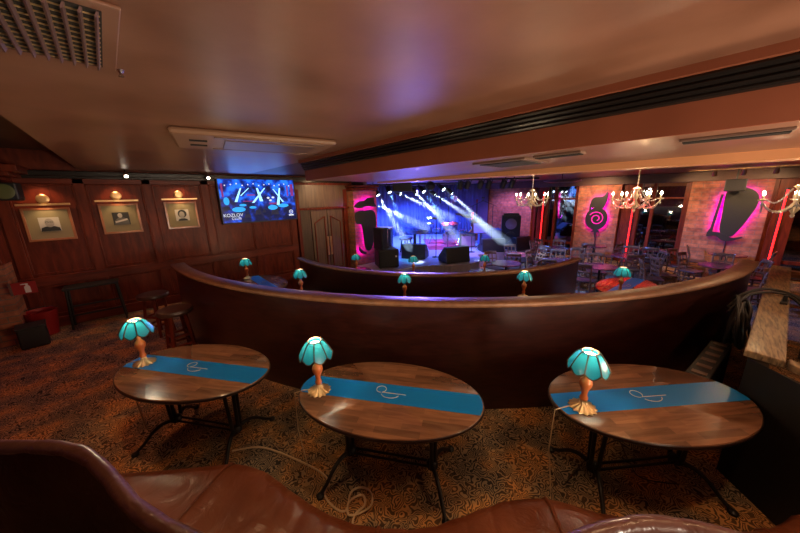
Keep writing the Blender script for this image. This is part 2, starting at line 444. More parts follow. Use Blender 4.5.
# ------------------------------------------------------------------ right wall, piers, windows
struct(MB().box((XW + .35, 4.4, 1.15), (.1, 15.4, 3.3)).build('wall_right', 'mahog'))
def pier(y0, y1, z1=2.5):
    struct(MB().box((XW + .15, (y0 + y1) / 2, (FZ + z1) / 2), (.3, y1 - y0, z1 - FZ)).build('wall_pier', 'brick_x'))
pier(-.86, .8); pier(2.62, 4.02); pier(5.85, 8.0, 2.75)
struct(MB().box((XW + .12, 3.2, 2.6), (.36, 12.6, .3)).build('trim_14', 'ceil_dark', bevel=.01))
struct(MB().box((XW + .02, -.03, 2.45), (.1, 1.66, .05)).build('trim_15', 'brick_x'))
k = 1
for (y0, y1) in ((.8, 2.62), (4.02, 5.85), (-2.9, -.86)):
    w = struct(MB().box((XW + .27, (y0 + y1) / 2, 1.05), (.03, y1 - y0, 2.8)).build('window_%d' % k, 'glass')); k += 1
    f = MB()
    for y in (y0 + .07, y1 - .07): f.box((XW + .2, y, 1.05), (.14, .14, 2.85))
    f.box((XW + .2, (y0 + y1) / 2, 1.05), (.08, .09, 2.85)); f.box((XW + .2, (y0 + y1) / 2, .12), (.1, y1 - y0, .1))
    f.box((XW + .2, (y0 + y1) / 2, 1.95), (.08, y1 - y0, .06))
    f.build('window_frame', 'mahog', w, bevel=.008)
for y0, y1 in ((2.05, 2.5), (5.22, 5.62), (-1.35, -.95)):
    struct(MB().box((XW + .16, (y0 + y1) / 2, 1.05), (.16, y1 - y0, 2.9)).build('trim_16', 'mahog', bevel=.01))

# red neon tubes standing on the right wall
tl = ['red neon tube between the stage and the blue window', 'red neon tube beside the spiral wall sign, above a red-lit table', 'red neon tube at the far right under the last chandelier']
for (y, z0, z1), lb in zip(((5.37, -.3, 2.3), (2.22, -.05, 2.25), (-1.11, -.15, 2.2)), tl):
    t = thing('neon_tube', lb, 'light', (XW + .02, y, z0), 0, 'red neon tubes on the brick wall')
    MB().cyl((0, 0, .04), (0, 0, z1 - z0 - .04), .02, n=10).build('tube', 'redtube', t, True)
    MB().box((.035, 0, (z1 - z0) / 2), (.03, .09, z1 - z0)).build('backplate', 'black', t)
    for za in (0, z1 - z0 - .05): MB().cyl((0, 0, za), (0, 0, za + .05), .03, n=10).build('end_cap', 'black', t)

# ------------------------------------------------------------------ backlit wall signs
def smooth_poly(p, n=6):
    out = []; L = len(p)
    for i in range(L):
        a, b, c, d = [Vector(p[(i + j - 1) % L]) for j in range(4)]
        for k in range(n):
            u = k / n
            out.append(.5 * ((2 * b) + (c - a) * u + (2 * a - 5 * b + 4 * c - d) * u * u + (3 * b - a - 3 * c + d) * u ** 3))
    return [(v.x, v.y) for v in out]
def led(poly, k, plane, t):
    cx = sum(p[0] for p in poly) / len(poly); cz = sum(p[1] for p in poly) / len(poly)
    MB().prism([(cx + (p[0] - cx) * k, cz + (p[1] - cz) * k) for p in poly], -.098, -.09, plane).build('led_panel', 'mag', t)
# piano on the right: plan of a grand piano with its keyboard edge to the left
t = thing('wall_sign', 'black grand piano silhouette with magenta halo on the right-hand brick pier', 'sign', (XW, 0, 0), 0, 'magenta backlit signs')
lid = smooth_poly([(.03, 2.0), (-.03, 2.16), (-.25, 2.25), (-.5, 2.16), (-.64, 1.95), (-.62, 1.65), (-.5, 1.25), (-.38, .95), (-.28, .8), (-.12, .84), (-.01, .98), (.01, 1.4)])
MB().prism(lid, -.12, -.1, 'yz').build('board', 'sign', t)
kb = [(.1, 2.1), (.06, 2.1), (.03, 1.0), (.08, .92), (.13, .95)]
MB().prism([(.06, 2.05), (.12, 2.05), (.2, .93), (.13, .93)], -.12, -.1, 'yz').build('keyboard', 'sign', t)
MB().prism(smooth_poly([(.2, 1.02), (.13, .93), (-.05, .9), (-.3, .77), (-.5, .82), (-.46, .75), (-.25, .66), (-.1, .68), (.05, .8), (.24, .78)]), -.125, -.102, 'yz').build('pedal_scroll', 'sign', t)
led(lid, .93, 'yz', t); led([(.06, 2.05), (.12, 2.05), (.2, .93), (.13, .93)], .9, 'yz', t)
MB().cyl((-.03, -.2, .68), (-.03, -.2, .05), .012, n=6).build('cable', 'black', t)
# spiral sign
t = thing('wall_sign', 'black spiral horn silhouette with magenta halo on the middle brick pier', 'sign', (XW, 0, 0), 0, 'magenta backlit signs')
body = [(3.28 + .37 * math.cos(a), 1.2 + .42 * math.sin(a)) for a in [R(x) for x in range(60, 60 + 300, 12)]]
horn = smooth_poly([(3.55, 1.5), (3.52, 1.85), (3.42, 2.0), (3.15, 2.03), (3.02, 2.2), (3.0, 1.9), (3.08, 1.62), (3.2, 1.55), (3.42, 1.62)])
dis = MB(); ring_o = [(3.28 + .37 * math.cos(a), 1.2 + .43 * math.sin(a)) for a in [2 * PI * i / 40 for i in range(40)]]
dis.prism(ring_o, -.12, -.1, 'yz').build('disc', 'sign', t)
MB().prism(horn, -.125, -.102, 'yz').build('horn', 'sign', t)
sp = []
for i in range(60):
    a = R(30) + i / 59 * 2 * PI * 1.6; rr = .27 - .2 * i / 59
    sp.append((-.13, 3.27 + rr * math.cos(a) * .95, 1.2 + rr * math.sin(a)))
MB().tube(sp, .014, 6).build('spiral', 'mag_face', t, True)
MB().prism(smooth_poly([(3.3, .8), (3.4, .66), (3.3, .68), (3.25, .45), (3.2, .68), (3.1, .66), (3.2, .8)], 3), -.125, -.102, 'yz').build('tail', 'sign', t)
led(ring_o, .92, 'yz', t); led(horn, .85, 'yz', t)
MB().cyl((-.03, 3.25, .48), (-.03, 3.2, -.3), .012, n=6).build('cable', 'black', t)
# piano on the pillar by the stage (wall facing the seats)
t = thing('wall_sign', 'narrow black piano silhouette with magenta halo on the pillar by the double doors', 'sign', (0, 7.62, 0), 0, 'magenta backlit signs')
big = lambda P, n=5: smooth_poly([(5.44 + (x - 5.53) * 1.1, 1.3 + (z - 1.3) * 1.06) for x, z in P], n)
lid = big([(5.2, 1.42), (5.16, 1.66), (5.26, 1.76), (5.5, 1.77), (5.76, 1.77), (5.88, 1.62), (5.88, 1.35), (5.82, 1.0), (5.7, .66), (5.57, .57), (5.46, .68), (5.42, 1.0), (5.38, 1.34), (5.3, 1.4)])
kbd = big([(5.16, 1.88), (5.28, 2.02), (5.5, 2.06), (5.62, 2.13), (5.84, 2.13), (5.84, 2.0), (5.9, 1.88), (5.55, 1.89), (5.4, 1.85)])
scl = big([(5.26, .74), (5.34, .64), (5.5, .52), (5.42, .49), (5.3, .55), (5.24, .64)])
MB().prism(lid, -.12, -.1, 'xz').build('board', 'sign', t)
MB().prism(kbd, -.12, -.1, 'xz').build('keyboard', 'sign', t)
MB().prism(scl, -.12, -.1, 'xz').build('pedal_scroll', 'sign', t)
led(big([(5.5, 1.7), (5.84, 1.7), (5.84, 1.25), (5.68, .72), (5.54, .7), (5.5, 1.1)]), .95, 'xz', t); led(kbd, .85, 'xz', t); led(scl, .9, 'xz', t)

# ------------------------------------------------------------------ curved partitions
def partition(name, label, r, t0, t1, z0, z1, rw):
    root = thing(name, label, 'partition', PO(r, (t0 + t1) / 2, z0))
    o = tuple(root.location)
    n = int((t1 - t0) * .9)
    MB().sweep([(r - .13, z0), (r - .03, z0), (r - .03, z1 - .05), (r - .13, z1 - .05)], t0, t1, n, origin=o).build('panel', 'part', root, True)
    MB().sweep([(r - rw, z1 - .05), (r + .005, z1 - .05), (r + .02, z1 - .035), (r + .02, z1 - .012), (r + .008, z1), (r - rw + .01, z1), (r - rw - .005, z1 - .012), (r - rw - .005, z1 - .035)], t0 - .15, t1 + .15, n, origin=o).build('top_rail', 'rail', root, True)
    for t in (t0, t1):
        a = PO(r - .08, t, z0)
        MB().box((a[0] - o[0], a[1] - o[1], (z1 - z0 - .05) / 2), (.1, .06, z1 - z0 - .05), Matrix.Rotation(R(t), 3, 'Z')).build('end_post', 'part', root, bevel=.006)
    return root
partition('curved_partition', 'long curved dark wood partition with wide top rail behind the front tables', 6.51, 180.5, 265.8, 0, 1.2, .17)
partition('curved_partition', 'shorter inner curved wood partition between the middle tables and the stage', 4.16, 172, 270, TZ, .85, .12)

# ------------------------------------------------------------------ foreground banquette
def spline(tab):
    def f(t):
        if t <= tab[0][0]: return tab[0][1]
        for k in range(len(tab) - 1):
            if t <= tab[k + 1][0]:
                p = [tab[max(0, min(len(tab) - 1, k + q - 1))] for q in range(4)]
                u = (t - p[1][0]) / (p[2][0] - p[1][0]); h = p[2][0] - p[1][0]
                m1 = (p[2][1] - p[0][1]) / (p[2][0] - p[0][0]) * h; m2 = (p[3][1] - p[1][1]) / (p[3][0] - p[1][0]) * h
                return (2*u**3 - 3*u*u + 1) * p[1][1] + (u**3 - 2*u*u + u) * m1 + (3*u*u - 2*u**3) * p[2][1] + (u**3 - u*u) * m2
        return tab[-1][1]
    return f
seat_r = spline([(200, 8.32), (203, 8.25), (205, 8.14), (207, 8.02), (209.3, 7.88), (211.4, 7.765), (213, 7.765), (215, 7.85), (216.7, 7.92), (218.2, 7.955), (219.5, 7.955), (221, 7.93), (222.2, 7.87), (224.2, 7.765), (225.6, 7.735), (226.6, 7.745), (228.4, 7.83), (231, 7.93), (235, 7.96), (239, 7.8), (241, 7.74), (244, 7.8)])
back_r = spline([(199, 8.5), (203, 8.48), (205.3, 8.42), (207.4, 8.315), (209, 8.285), (210.7, 8.32), (213.2, 8.41), (216, 8.46), (219, 8.49), (222, 8.44), (224.2, 8.32), (225.9, 8.25), (227, 8.232), (228, 8.25), (229.2, 8.31), (231, 8.4), (234, 8.48), (238, 8.4), (241.5, 8.25), (244, 8.3)])
bo = PO(8.1, 219, 0)
bq = thing('banquette', 'scalloped brown leather banquette with curved dark back in the foreground', 'sofa', bo)
T0, T1, NB = 200, 236, 170
def sweep_abs(fn, t0, t1, n):
    mb = MB(); rings = []
    for i in range(n + 1):
        t = t0 + (t1 - t0) * i / n
        rings.append([mb.bm.verts.new(Vector(PO(r, t, z)) - Vector(bo)) for r, z in fn(t)])
    m = len(rings[0])
    for A, B in zip(rings, rings[1:]):
        for k in range(m): mb.bm.faces.new((A[k], A[(k + 1) % m], B[(k + 1) % m], B[k]))
    mb.bm.faces.new(rings[0][::-1]); mb.bm.faces.new(rings[-1])
    return mb
def seatprof(t):
    f, b = seat_r(t), back_r(t) + .03
    pl = .013 * abs(math.sin(PI * (t - 205) / 1.1)) ** .6 if 213 < t < 224.5 or t > 228 else .006
    return [(f + .06, .12), (f + .015, .2), (f, .32), (f + .005, .4), (f + .035, .44 + pl), (f + .1, .458 + pl), (f + .22, .458), (b, .44), (b + .02, .3), (b + .02, .12)]
sweep_abs(seatprof, 203.5, T1, 420).build('seat', 'leather', bq, True)
sweep_abs(lambda t: [(seat_r(t) + .09, 0), (seat_r(t) + .09, .13), (back_r(t) + .08, .13), (back_r(t) + .08, 0)], 203.5, T1, NB).build('plinth', 'black', bq, True)
sweep_abs(lambda t: [(back_r(t) + d, z) for d, z in ((.02, .4), (.0, .6), (.005, .8), (.015, .95), (.07, .95), (.085, .8), (.09, .05), (.04, .05))], T0, T1, NB).build('backrest', 'leather_dk', bq, True)
def rimprof(t):
    g = 1 - .09 * abs(math.sin(PI * (t - T0) / 1.5)) ** 8
    return [(back_r(t) + .042 + .034 * g * math.cos(2 * PI * i / 10), .958 + .04 * g * math.sin(2 * PI * i / 10)) for i in range(10)]
o = sweep_abs(rimprof, T0, T1, 420).build('padded_rim', 'leather_rim', bq, True); o['label'] = 'padded glossy leather roll along the top of the back'
for tt in (211.2, 219.2, 226.2, 233.9):
    f, b = seat_r(tt), back_r(tt)
    MB().tube([Vector(PO(r, tt, z + .006)) - Vector(bo) for r, z in ((f, .32), (f + .005, .4), (f + .035, .447), (f + .1, .462), (f + .22, .459), (b, .445))], .009, 6).build('seat_piping', 'leather', bq, True)

# ------------------------------------------------------------------ oval tables with painted stripe
TA, TB, TH = .71, .43, .74
def oval_table(label, loc, rz, group):
    t = thing('oval_table', label, 'table', loc, rz, group)
    MB().lathe([(0, TH - .036), (.955, TH - .036), (.985, TH - .03), (1, TH - .018), (.995, TH - .006), (.985, TH), (0, TH)], 64, sx=TA, sy=TB).build('tabletop', 'table', t, True)
    MB().lathe([(.96, TH - .038), (.99, TH - .034), (1.006, TH - .02), (1.003, TH - .008), (.994, TH - .005), (.94, TH - .03)], 64, sx=TA, sy=TB).build('edge_band', 'edge', t, True)
    s = MB(); hw = .108; xs = [-1 + 2 * i / 40 for i in range(41)]; row = []
    for i, u in enumerate(xs):
        xm = [TA * .985 * math.sqrt(max(0, 1 - (y / (TB * .985)) ** 2)) for y in (-hw, hw)]
        row.append((s.bm.verts.new((xm[0] * u, -hw, TH + .0012)), s.bm.verts.new((xm[1] * u, hw, TH + .0012))))
    for A, B in zip(row, row[1:]): s.bm.faces.new((A[0], B[0], B[1], A[1]))
    # rounded ends follow the rim
    for sg in (-1, 1):
        ys = [hw - 2 * hw * i / 10 for i in range(11)]
        e = [s.bm.verts.new((sg * TA * .985 * math.sqrt(1 - (y / (TB * .985)) ** 2), y, TH + .0012)) for y in ys]
        s.bm.faces.new(e if sg > 0 else e[::-1])
    st_ = s.build('stripe', 'blue', t); st_['label'] = 'bright blue painted stripe along the top'
    z = TH + .004
    lg = MB()
    lg.tube([(-.06 + .038 * math.cos(a), .035 + .038 * math.sin(a), z) for a in [R(x) for x in range(-70, 280, 15)]], .0026, 5)
    lg.tube([(-.045, -.0, z), (.14, -.0, z)], .0026, 5)
    lg.tube([(.02 + .07 * math.cos(a), -.005 + .05 * math.sin(a), z) for a in [R(x) for x in range(200, 356, 12)]], .0026, 5)
    lg.build('logo', 'logo', st_)
    for sx in (-1, 1):
        x = sx * .34
        l = MB()
        for k, (dx, dy) in enumerate(((0, -.075), (0, .075), (sx * .03, 0))):
            l.cyl((x + dx, dy, TH - .05), (x + dx * .7, dy * .6, .15), .0155, n=10)
        l.box((x, 0, TH - .045), (.1, .36, .018)).lathe([(.03, .12), (.045, .13), (.045, .17), (.03, .185)], 14, (x, 0, 0))
        l.build('leg', 'iron', t, True)
        for sy in (-1, 1):
            pts = []
            for i in range(15):
                u = i / 14
                y = sy * (.02 + .29 * u); zz = .15 + .035 * math.sin(PI * min(1, u * 1.3)) - .135 * u ** 1.8
                pts.append((x + sx * .13 * u, y, max(zz, .018)))
            f = MB(); f.tube(pts, [.019 - .006 * i / 14 for i in range(15)], 8)
            e = pts[-1]; f.lathe([(.001, 0), (.028, .002), (.03, .02), (.016, .034), (.001, .036)], 12, (e[0], e[1], 0))
            f.build('foot', 'iron', t, True)
    b = MB()
    for yy in (-.025, .025): b.cyl((-.34, yy, .15), (.34, yy, .15), .0105, n=8)
    b.build('stretcher', 'iron', t, True)
    return t
def tpos(r, ang, z): p = PO(r, ang, 0); return (p[0], p[1], z)
angs = [204.5, 219.2, 233.9]
lb = ['oval wooden table with a blue stripe, at left nearest the panelled wall', 'oval wooden table with a blue stripe, middle one of the front row', 'oval wooden table with a blue stripe, at right beside the black booth']
ot = None
# x axis of the table runs along the ring, pointing right as seen from the seats
for (a, rz), l in zip((((.2, 3.004, 0), -55), ((1.224, 1.515, 0), -55), ((2.558, .159, 0), -38)), lb):
    if ot is None: ot = oval_table(l, a, R(rz), 'oval tables with blue stripes')
    else: copy_thing(ot, a, R(rz), l)
inner = [(178.5, 'oval striped table in the middle tier at left, under the television'), (198, 'oval striped table in the middle tier, second from the left end'), (221.5, 'oval striped table at the centre of the middle tier'), (246, 'oval striped table in the middle tier near the end of the inner partition'), (264.5, 'red-lit oval striped table in the middle tier at right, past the inner partition')]
for a, l in inner: copy_thing(ot, tpos(5.1, a, TZ), R(a + 90), l, 'oval striped tables in the middle tier')

# ------------------------------------------------------------------ teal glass table lamps
def lamp(label, loc, rz, group):
    t = thing('table_lamp', label, 'lamp', loc, rz, group)
    MB().lathe([(.001, 0), (.07, 0), (.084, .005), (.08, .012), (.056, .024), (.032, .036), (.022, .05), (.02, .066)], 72, flute=.09, nf=14).build('base', 'brass', t, True)
    MB().lathe([(.02, .064), (.026, .074), (.026, .085), (.018, .105), (.02, .13), (.026, .15), (.037, .174), (.041, .195), (.036, .216), (.021, .235), (.015, .245), (.013, .3)], 24).build('stem', 'copper', t, True)
    sh = MB(); ld = MB(); NP = 8
    def sp(p, u, v):
        r0 = .052 + (.124 - .052) * (v ** .85); a = 2 * PI * (p + u) / NP
        flat = math.cos(PI / NP) / math.cos(2 * PI * (u - .5) / NP)
        rr = r0 * (flat * (1 + .05 * math.sin(PI * u) * v))
        z = .43 - .105 * v ** 1.25 - .034 * v ** 2.2 * math.sin(PI * u)
        return Vector((rr * math.cos(a), rr * math.sin(a), z))
    for p in range(NP):
        sh.grid(lambda u, v: sp(p, u, v), 6, 7)
        ld.tube([sp(p, 0, v / 7) for v in range(8)], .005, 5)
        ld.tube([sp(p, u / 8, 1) for u in range(9)], .0042, 5)
    ld.tube([sp(p, u / 4, 0) for p in range(NP) for u in range(4)], .0042, 5, True)
    s = sh.build('shade', 'teal', t, True)
    ld.build('leading', 'lead', s, True)
    MB().lathe([(.001, .32), (.02, .33), (.032, .35), (.042, .38), (.04, .405), (.02, .418), (.001, .42)], 16).build('bulb', 'bulb_lamp', t, True)
    MB().cyl((0, 0, .29), (0, 0, .33), .014, n=10).build('socket', 'brass', t, True)
    return t
M['bulb_lamp'] = emit('lamp_bulb', (1, .86, .66), 11)
lamps = []
def put_lamp(src, label, loc, group, e=5):
    z = loc[2]
    o = lamp(label, loc, 0, group) if src is None else copy_thing(src, loc, random.uniform(0, .7), label, group)
    light('lamp_glow', 'POINT', (loc[0], loc[1], z + .45), e, (1, .72, .42), size=.03)
    return o
FRONT_LAMP = 14
fl = None
gl = 'teal lamps on the front tables'
for (lx, ly, dx, dy), l in zip(((-.125, 3.43, -.55, .84), (.86, 1.91, -.64, .77), (2.1, .45, -.64, .77)), ['teal glass lamp on the left front table', 'teal glass lamp on the middle front table', 'teal glass lamp on the right front table']):
    pz = (lx, ly, TH + .0014)
    if fl is None: fl = put_lamp(None, l, pz, gl, FRONT_LAMP)
    else: put_lamp(fl, l, pz, gl, FRONT_LAMP)
    # cord from the base over the table edge
    p0, p1, p2, p3, p4 = [(lx + dx * q - dy * w, ly + dy * q + dx * w, z) for q, w, z in ((.08, .0, TH + .01), (.12, .02, TH + .012), (.19, .03, TH - .01), (.2, .03, .4), (.15, .03, .01))]
    cord = MB().tube([v for v in [Vector(p0), Vector(p1), Vector(p2), Vector(p3), Vector(p4)]], .004, 6).build('lamp_cord', 'cord', smooth=True)
    tag(cord, 'thin pale flex running down from the ' + l, 'cord', 'lamp flexes of the front tables')
for (x, y, l) in ((1.68, 6.78, 'teal glass lamp in the middle tier below the television'), (2.07, 4.93, 'teal glass lamp in the middle tier, second from left'), (3.15, 3.36, 'teal glass lamp in the middle tier in front of the stage, left of centre'), (4.58, 2.02, 'teal glass lamp in the middle tier, right of centre'), (5.88, .97, 'teal glass lamp on the red-lit oval table at right')):
    put_lamp(fl, l, (x, y, TZ + TH + .0014), 'teal lamps in the middle tier', 9)

# ------------------------------------------------------------------ pale flex on the carpet
def snake(pts, n=10):
    out = []; L = len(pts)
    for i in range(L - 1):
        a, b, c, d = [Vector(pts[max(0, min(L - 1, i + j - 1))]) for j in range(4)]
        for k in range(n):
            u = k / n
            out.append(.5 * ((2 * b) + (c - a) * u + (2 * a - 5 * b + 4 * c - d) * u * u + (3 * b - a - 3 * c + d) * u ** 3))
    out.append(Vector(pts[-1])); return out
c = MB().tube(snake([(.32, 2.65, .008), (.53, 2.5, .008), (.72, 2.12, .008), (.81, 1.83, .008), (.73, 1.71, .008), (.74, 1.56, .008), (.79, 1.5, .012), (.88, 1.58, .02), (.96, 1.56, .02), (.99, 1.48, .02), (.94, 1.4, .02), (.85, 1.41, .018), (.78, 1.46, .016), (.84, 1.53, .022), (.93, 1.5, .024), (.9, 1.43, .024), (.8, 1.42, .018), (.7, 1.3, .008)]), .008, 6).build('floor_cable', 'cord', smooth=True)
tag(c, 'pale coiled cable lying on the carpet in front of the middle table', 'cable')
c = MB().tube(snake([(2.12, .5, .008), (2.5, .45, .008), (2.9, .33, .008), (2.75, .22, .008), (2.61, .11, .008), (2.75, -.1, .008)]), .005, 6).build('floor_cable', 'lead', smooth=True)
tag(c, 'dark cable on the carpet under the right front table', 'cable')

# ------------------------------------------------------------------ black booth with rough wooden ledge at right
bt = thing('booth_wall', 'black booth wall with a rough-grained wooden ledge at right beside the tables', 'booth', (3.1, -.35, 0))
bo3 = Vector((3.1, -.35, 0))
def loc3(p): return Vector(p) - bo3
A_, B_, C_, D_ = (3.16, -.27), (7.15, -.635), (7.13, -.82), (3.0, -.44)
MB().prism([(x - 3.1, y + .35) for x, y in ((3.15, -.29), (7.1, -.65), (7.1, -.74), (3.05, -.38), (2.55, -.97), (2.45, -.9))], 0, 1.0, 'xy').build('side_panel', 'booth', bt)
ldg = MB(); ldg.prism([(x - 3.1, y + .35) for x, y in ((3.16, -.265), (5.12, -.445), (5.1, -.635), (3.12, -.45))], 1.0, 1.05, 'xy')
ldg.build('ledge', 'post', bt, bevel=.008)
MB().prism([(x - 3.1, y + .35) for x, y in ((5.13, -.446), (7.15, -.63), (7.13, -.82), (5.11, -.636))], 1.0, 1.05, 'xy').build('ledge', 'post', bt, bevel=.008)
MB().prism([(x - 3.1, y + .35) for x, y in ((3.1, -.462), (3.2, -.47), (2.62, -1.05), (2.5, -.98))], 1.0, 1.05, 'xy').build('ledge', 'post', bt, bevel=.008)
MB().box((4.0, -.62, .975), (.12, .8, .05)).box((3.6, -.7, 1.0), (.06, .9, .05)).build('cross_rail', 'rail', bt, bevel=.006)
MB().bar(loc3((4.72, -.56, 1.06)), loc3((4.9, -.585, 1.06)), .05, .02).bar(loc3((4.8, -.57, 1.06)), loc3((4.8, -.57, 1.13)), .03, .03).build('latch', 'black', bt, bevel=.004)
# cables hung over the ledge
cb = MB()
random.seed(3)
for k in range(8):
    ox = random.uniform(-.08, .08); w = random.uniform(.75, 1.1); sk = random.uniform(-.06, .06); p0_ = random.uniform(0, 6)
    cb.tube([(4.5 + ox + .34 * w * math.cos(a), -.3 + .05 * math.cos(a + p0_) + sk * .6, .84 + .24 * w * math.sin(a + sk * 3)) for a in [2 * PI * q / 30 for q in range(30)]], .013, 6, True)
cb.tube(snake([(4.55, -.2, .98), (4.8, -.28, 1.06), (5.05, -.4, 1.095), (5.2, -.55, 1.085), (5.05, -.7, 1.05), (4.8, -.75, .9), (4.5, -.72, .6)]), .016, 6)
cb.tube(snake([(4.45, -.2, .95), (4.7, -.3, 1.07), (4.98, -.42, 1.085), (5.1, -.6, 1.075), (4.95, -.72, 1.0)]), .014, 6)
tag(cb.build('cable_coil', 'black', smooth=True), 'coil of black cables hung over the rough wooden ledge at right', 'cable')
t = thing('flight_case', 'low black metal-edged case between the curved partition and the black booth', 'case', (3.95, -.14, 0), R(-8))
MB().box((0, 0, .3), (1.0, .16, .6)).build('body', 'black', t, bevel=.01)
for k in range(6): MB().box((-.42 + k * .17, .0, .603), (.06, .1, .008)).build('metal_plate', 'vent', t)

# ------------------------------------------------------------------ things along the left wall
def picture(label, x, z, kind):
    t = thing('framed_picture', label, 'picture', (x, 7.998, z), 0, 'framed portraits on the panelled wall')
    w, h, fw = .5, .53, .035
    f = MB()
    f.box((0, -.03, h / 2), (w + fw * 2, .035, fw)).box((0, -.03, -h / 2), (w + fw * 2, .035, fw)).box((-w / 2 - fw / 2, -.03, 0), (fw, .035, h)).box((w / 2 + fw / 2, -.03, 0), (fw, .035, h))
    f.build('frame', 'frame', t, bevel=.006)
    MB().box((0, -.02, 0), (w, .01, h)).build('mat_board', 'matt', t)
    ph_ = MB().box((0, -.027, -.0), (.24, .006, .24)).build('photo', 'photo_l' if kind != 1 else 'photo_d', t)
    b = MB(); y0, y1 = -.034, -.03
    ell = lambda cx, cz, rx, rz, n=20: [(cx + rx * math.cos(2 * PI * q / n), cz + rz * math.sin(2 * PI * q / n)) for q in range(n)]
    if kind == 0:
        b.prism([(-.118, -.118), (.118, -.118), (.105, -.06), (.05, -.035), (-.05, -.035), (-.105, -.06)], y0, y1, 'xz')
        b.build('jacket', 'photo_d', ph_)
        MB().prism(ell(0, .025, .056, .075), y0 - .003, y1, 'xz').build('face', 'photo_m', ph_)
        g = MB()
        for sx in (-1, 1): g.tube([(sx * .026 + .018 * math.cos(2 * PI * q / 12), y0 - .004, .04 + .012 * math.sin(2 * PI * q / 12)) for q in range(12)], .003, 5, True)
        g.box((0, y0 - .004, .04), (.018, .004, .005)).build('spectacles', 'photo_d', ph_)
    elif kind == 1:
        b.prism([(-.11, -.118), (.11, -.118), (.1, -.02), (.03, .02), (-.04, .02), (-.1, -.04)], y0, y1, 'xz')
        b.build('jacket', 'photo_g', ph_)
        MB().prism(ell(-.01, .06, .034, .045), y0 - .003, y1, 'xz').build('face', 'photo_m', ph_)
        MB().prism([(-.09, -.08), (.09, -.03), (.085, .0), (-.095, -.05)], y0 - .005, y1, 'xz').build('forearm', 'photo_l', ph_)
    else:
        b.prism(ell(.0, .03, .078, .085) , y0, y1, 'xz')
        b.build('hair', 'photo_d', ph_)
        MB().prism(ell(-.008, .012, .048, .066), y0 - .003, y1, 'xz').build('face', 'photo_m', ph_)
        MB().prism([(-.09, -.118), (.09, -.118), (.07, -.085), (.03, -.07), (-.03, -.07), (-.07, -.085)], y0 - .004, y1, 'xz').build('jacket', 'photo_d', ph_)
    MB().box((0, -.075, h / 2 + .075), (w + .12, .06, .035)).cyl((0, -.01, h / 2 + .075), (0, -.07, h / 2 + .075), .014, n=8).build('picture_light', 'brass', t, bevel=.008)
    MB().lathe([(.001, 0), (.075, 0), (.08, .01), (.06, .022), (.04, .02), (.001, .024)], 24, axis='y').build('rosette', 'brass', t, True, loc=(0, 0, h / 2 + .17))
    light('picture_glow', 'SPOT', (x, 7.84, z + .34), 3.5, (1, .66, .34), size=.05, to=(x, 7.99, z - .2), spot_size=R(120), spot_blend=.6)
    light('cornice_glow', 'SPOT', (x, 7.75, 2.62), 12, (1, .52, .24), size=.04, to=(x, 7.99, 1.9), spot_size=R(95), spot_blend=.7)
picture('framed portrait of a bald man in dark clothes, leftmost on the panelled wall', -1.04, 1.86, 0)
picture('framed dark photo of a seated figure, middle one on the panelled wall', -.11, 1.9, 1)
picture('framed head portrait with dark hair, nearest the television', .87, 1.91, 2)

tv = thing('television', 'wide television on the panelled wall showing a blue-lit stage', 'television', (2.5, 7.9, 2.18))
MB().box((0, 0, 0), (1.82, .05, 1.06)).build('bezel', 'black', tv, bevel=.008)
MB().box((0, .06, 0), (.5, .08, .4)).build('wall_bracket', 'black', tv)
def tvmat():
    m, nt, b = nodes('tv_picture')
    v = coords(nt, 'xzy')
    g = N(nt, 'ShaderNodeSeparateXYZ'); nt.links.new(v, g.inputs[0])
    n = N(nt, 'ShaderNodeTexNoise'); n.inputs['Scale'].default_value = 5; n.inputs['Detail'].default_value = 4; nt.links.new(v, n.inputs['Vector'])
    r = ramp(nt, [(.0, (.003, .006, .03)), (.42, (.003, .008, .06)), (.52, (.004, .025, .3)), (.6, (.008, .1, .85)), (.7, (.02, .25, 1)), (.9, (.03, .05, .3))])
    ad = N(nt, 'ShaderNodeMath', operation='MULTIPLY_ADD'); ad.inputs[1].default_value = .22; nt.links.new(g.outputs[1], ad.inputs[0])
    nt.links.new(n.outputs['Fac'], ad.inputs[2]); nt.links.new(ad.outputs[0], r.inputs[0])
    nt.links.new(r.outputs[0], b.inputs['Emission Color']); b.inputs['Emission Strength'].default_value = 1.1
    b.inputs['Base Color'].default_value = (.004, .004, .006, 1); b.inputs['Roughness'].default_value = .25; b.inputs['Specular IOR Level'].default_value = .15
    return m
M['tv'] = tvmat()
M['tv_beam'] = emit('tv_beam', (.35, .75, 1), 1.5); M['tv_cyan'] = emit('tv_cyan', (.02, .42, .95), 1.0)
M['tv_white'] = emit('tv_white', (.75, .85, 1), .9); M['tv_red'] = emit('tv_red', (.35, .03, .25), .6); M['tv_dark'] = emit('tv_dark', (.004, .008, .03), 1)
scr = MB().box((0, -.027, 0), (1.76, .006, 1.0)).build('screen', 'tv', tv)
y0, y1 = -.034, -.031
b = MB()
for (xa, xb, za, zb, w0, w1) in ((-.42, -.56, .3, -.02, .03, .06), (-.24, -.44, .3, .12, .02, .03), (-.05, .02, .3, -.02, .04, .08), (.13, -.18, .3, -.05, .03, .06), (.33, .56, .28, -.05, .02, .04), (.5, .42, .3, -.12, .03, .07)):
    b.prism([(xa - w0 / 2, za), (xa + w0 / 2, za), (xb + w1 / 2, zb), (xb - w1 / 2, zb)], y0, y1, 'xz'); y0 -= .0004; y1 -= .0004
b.build('pictured_light_beams', 'tv_beam', scr)
b = MB()
for (x, z, rx, rz_) in ((-.52, -.2, .15, .06), (-.42, -.1, .08, .03), (.28, -.18, .12, .06), (.55, -.14, .14, .045), (-.76, .0, .06, .09), (-.2, -.16, .08, .03)):
    MB().prism([(x + rx * math.cos(a), z + rz_ * math.sin(a)) for a in [2 * PI * i / 20 for i in range(20)]], -.0335, -.031, 'xz').build('pictured_light_pool', 'tv_cyan', scr)
b = MB()
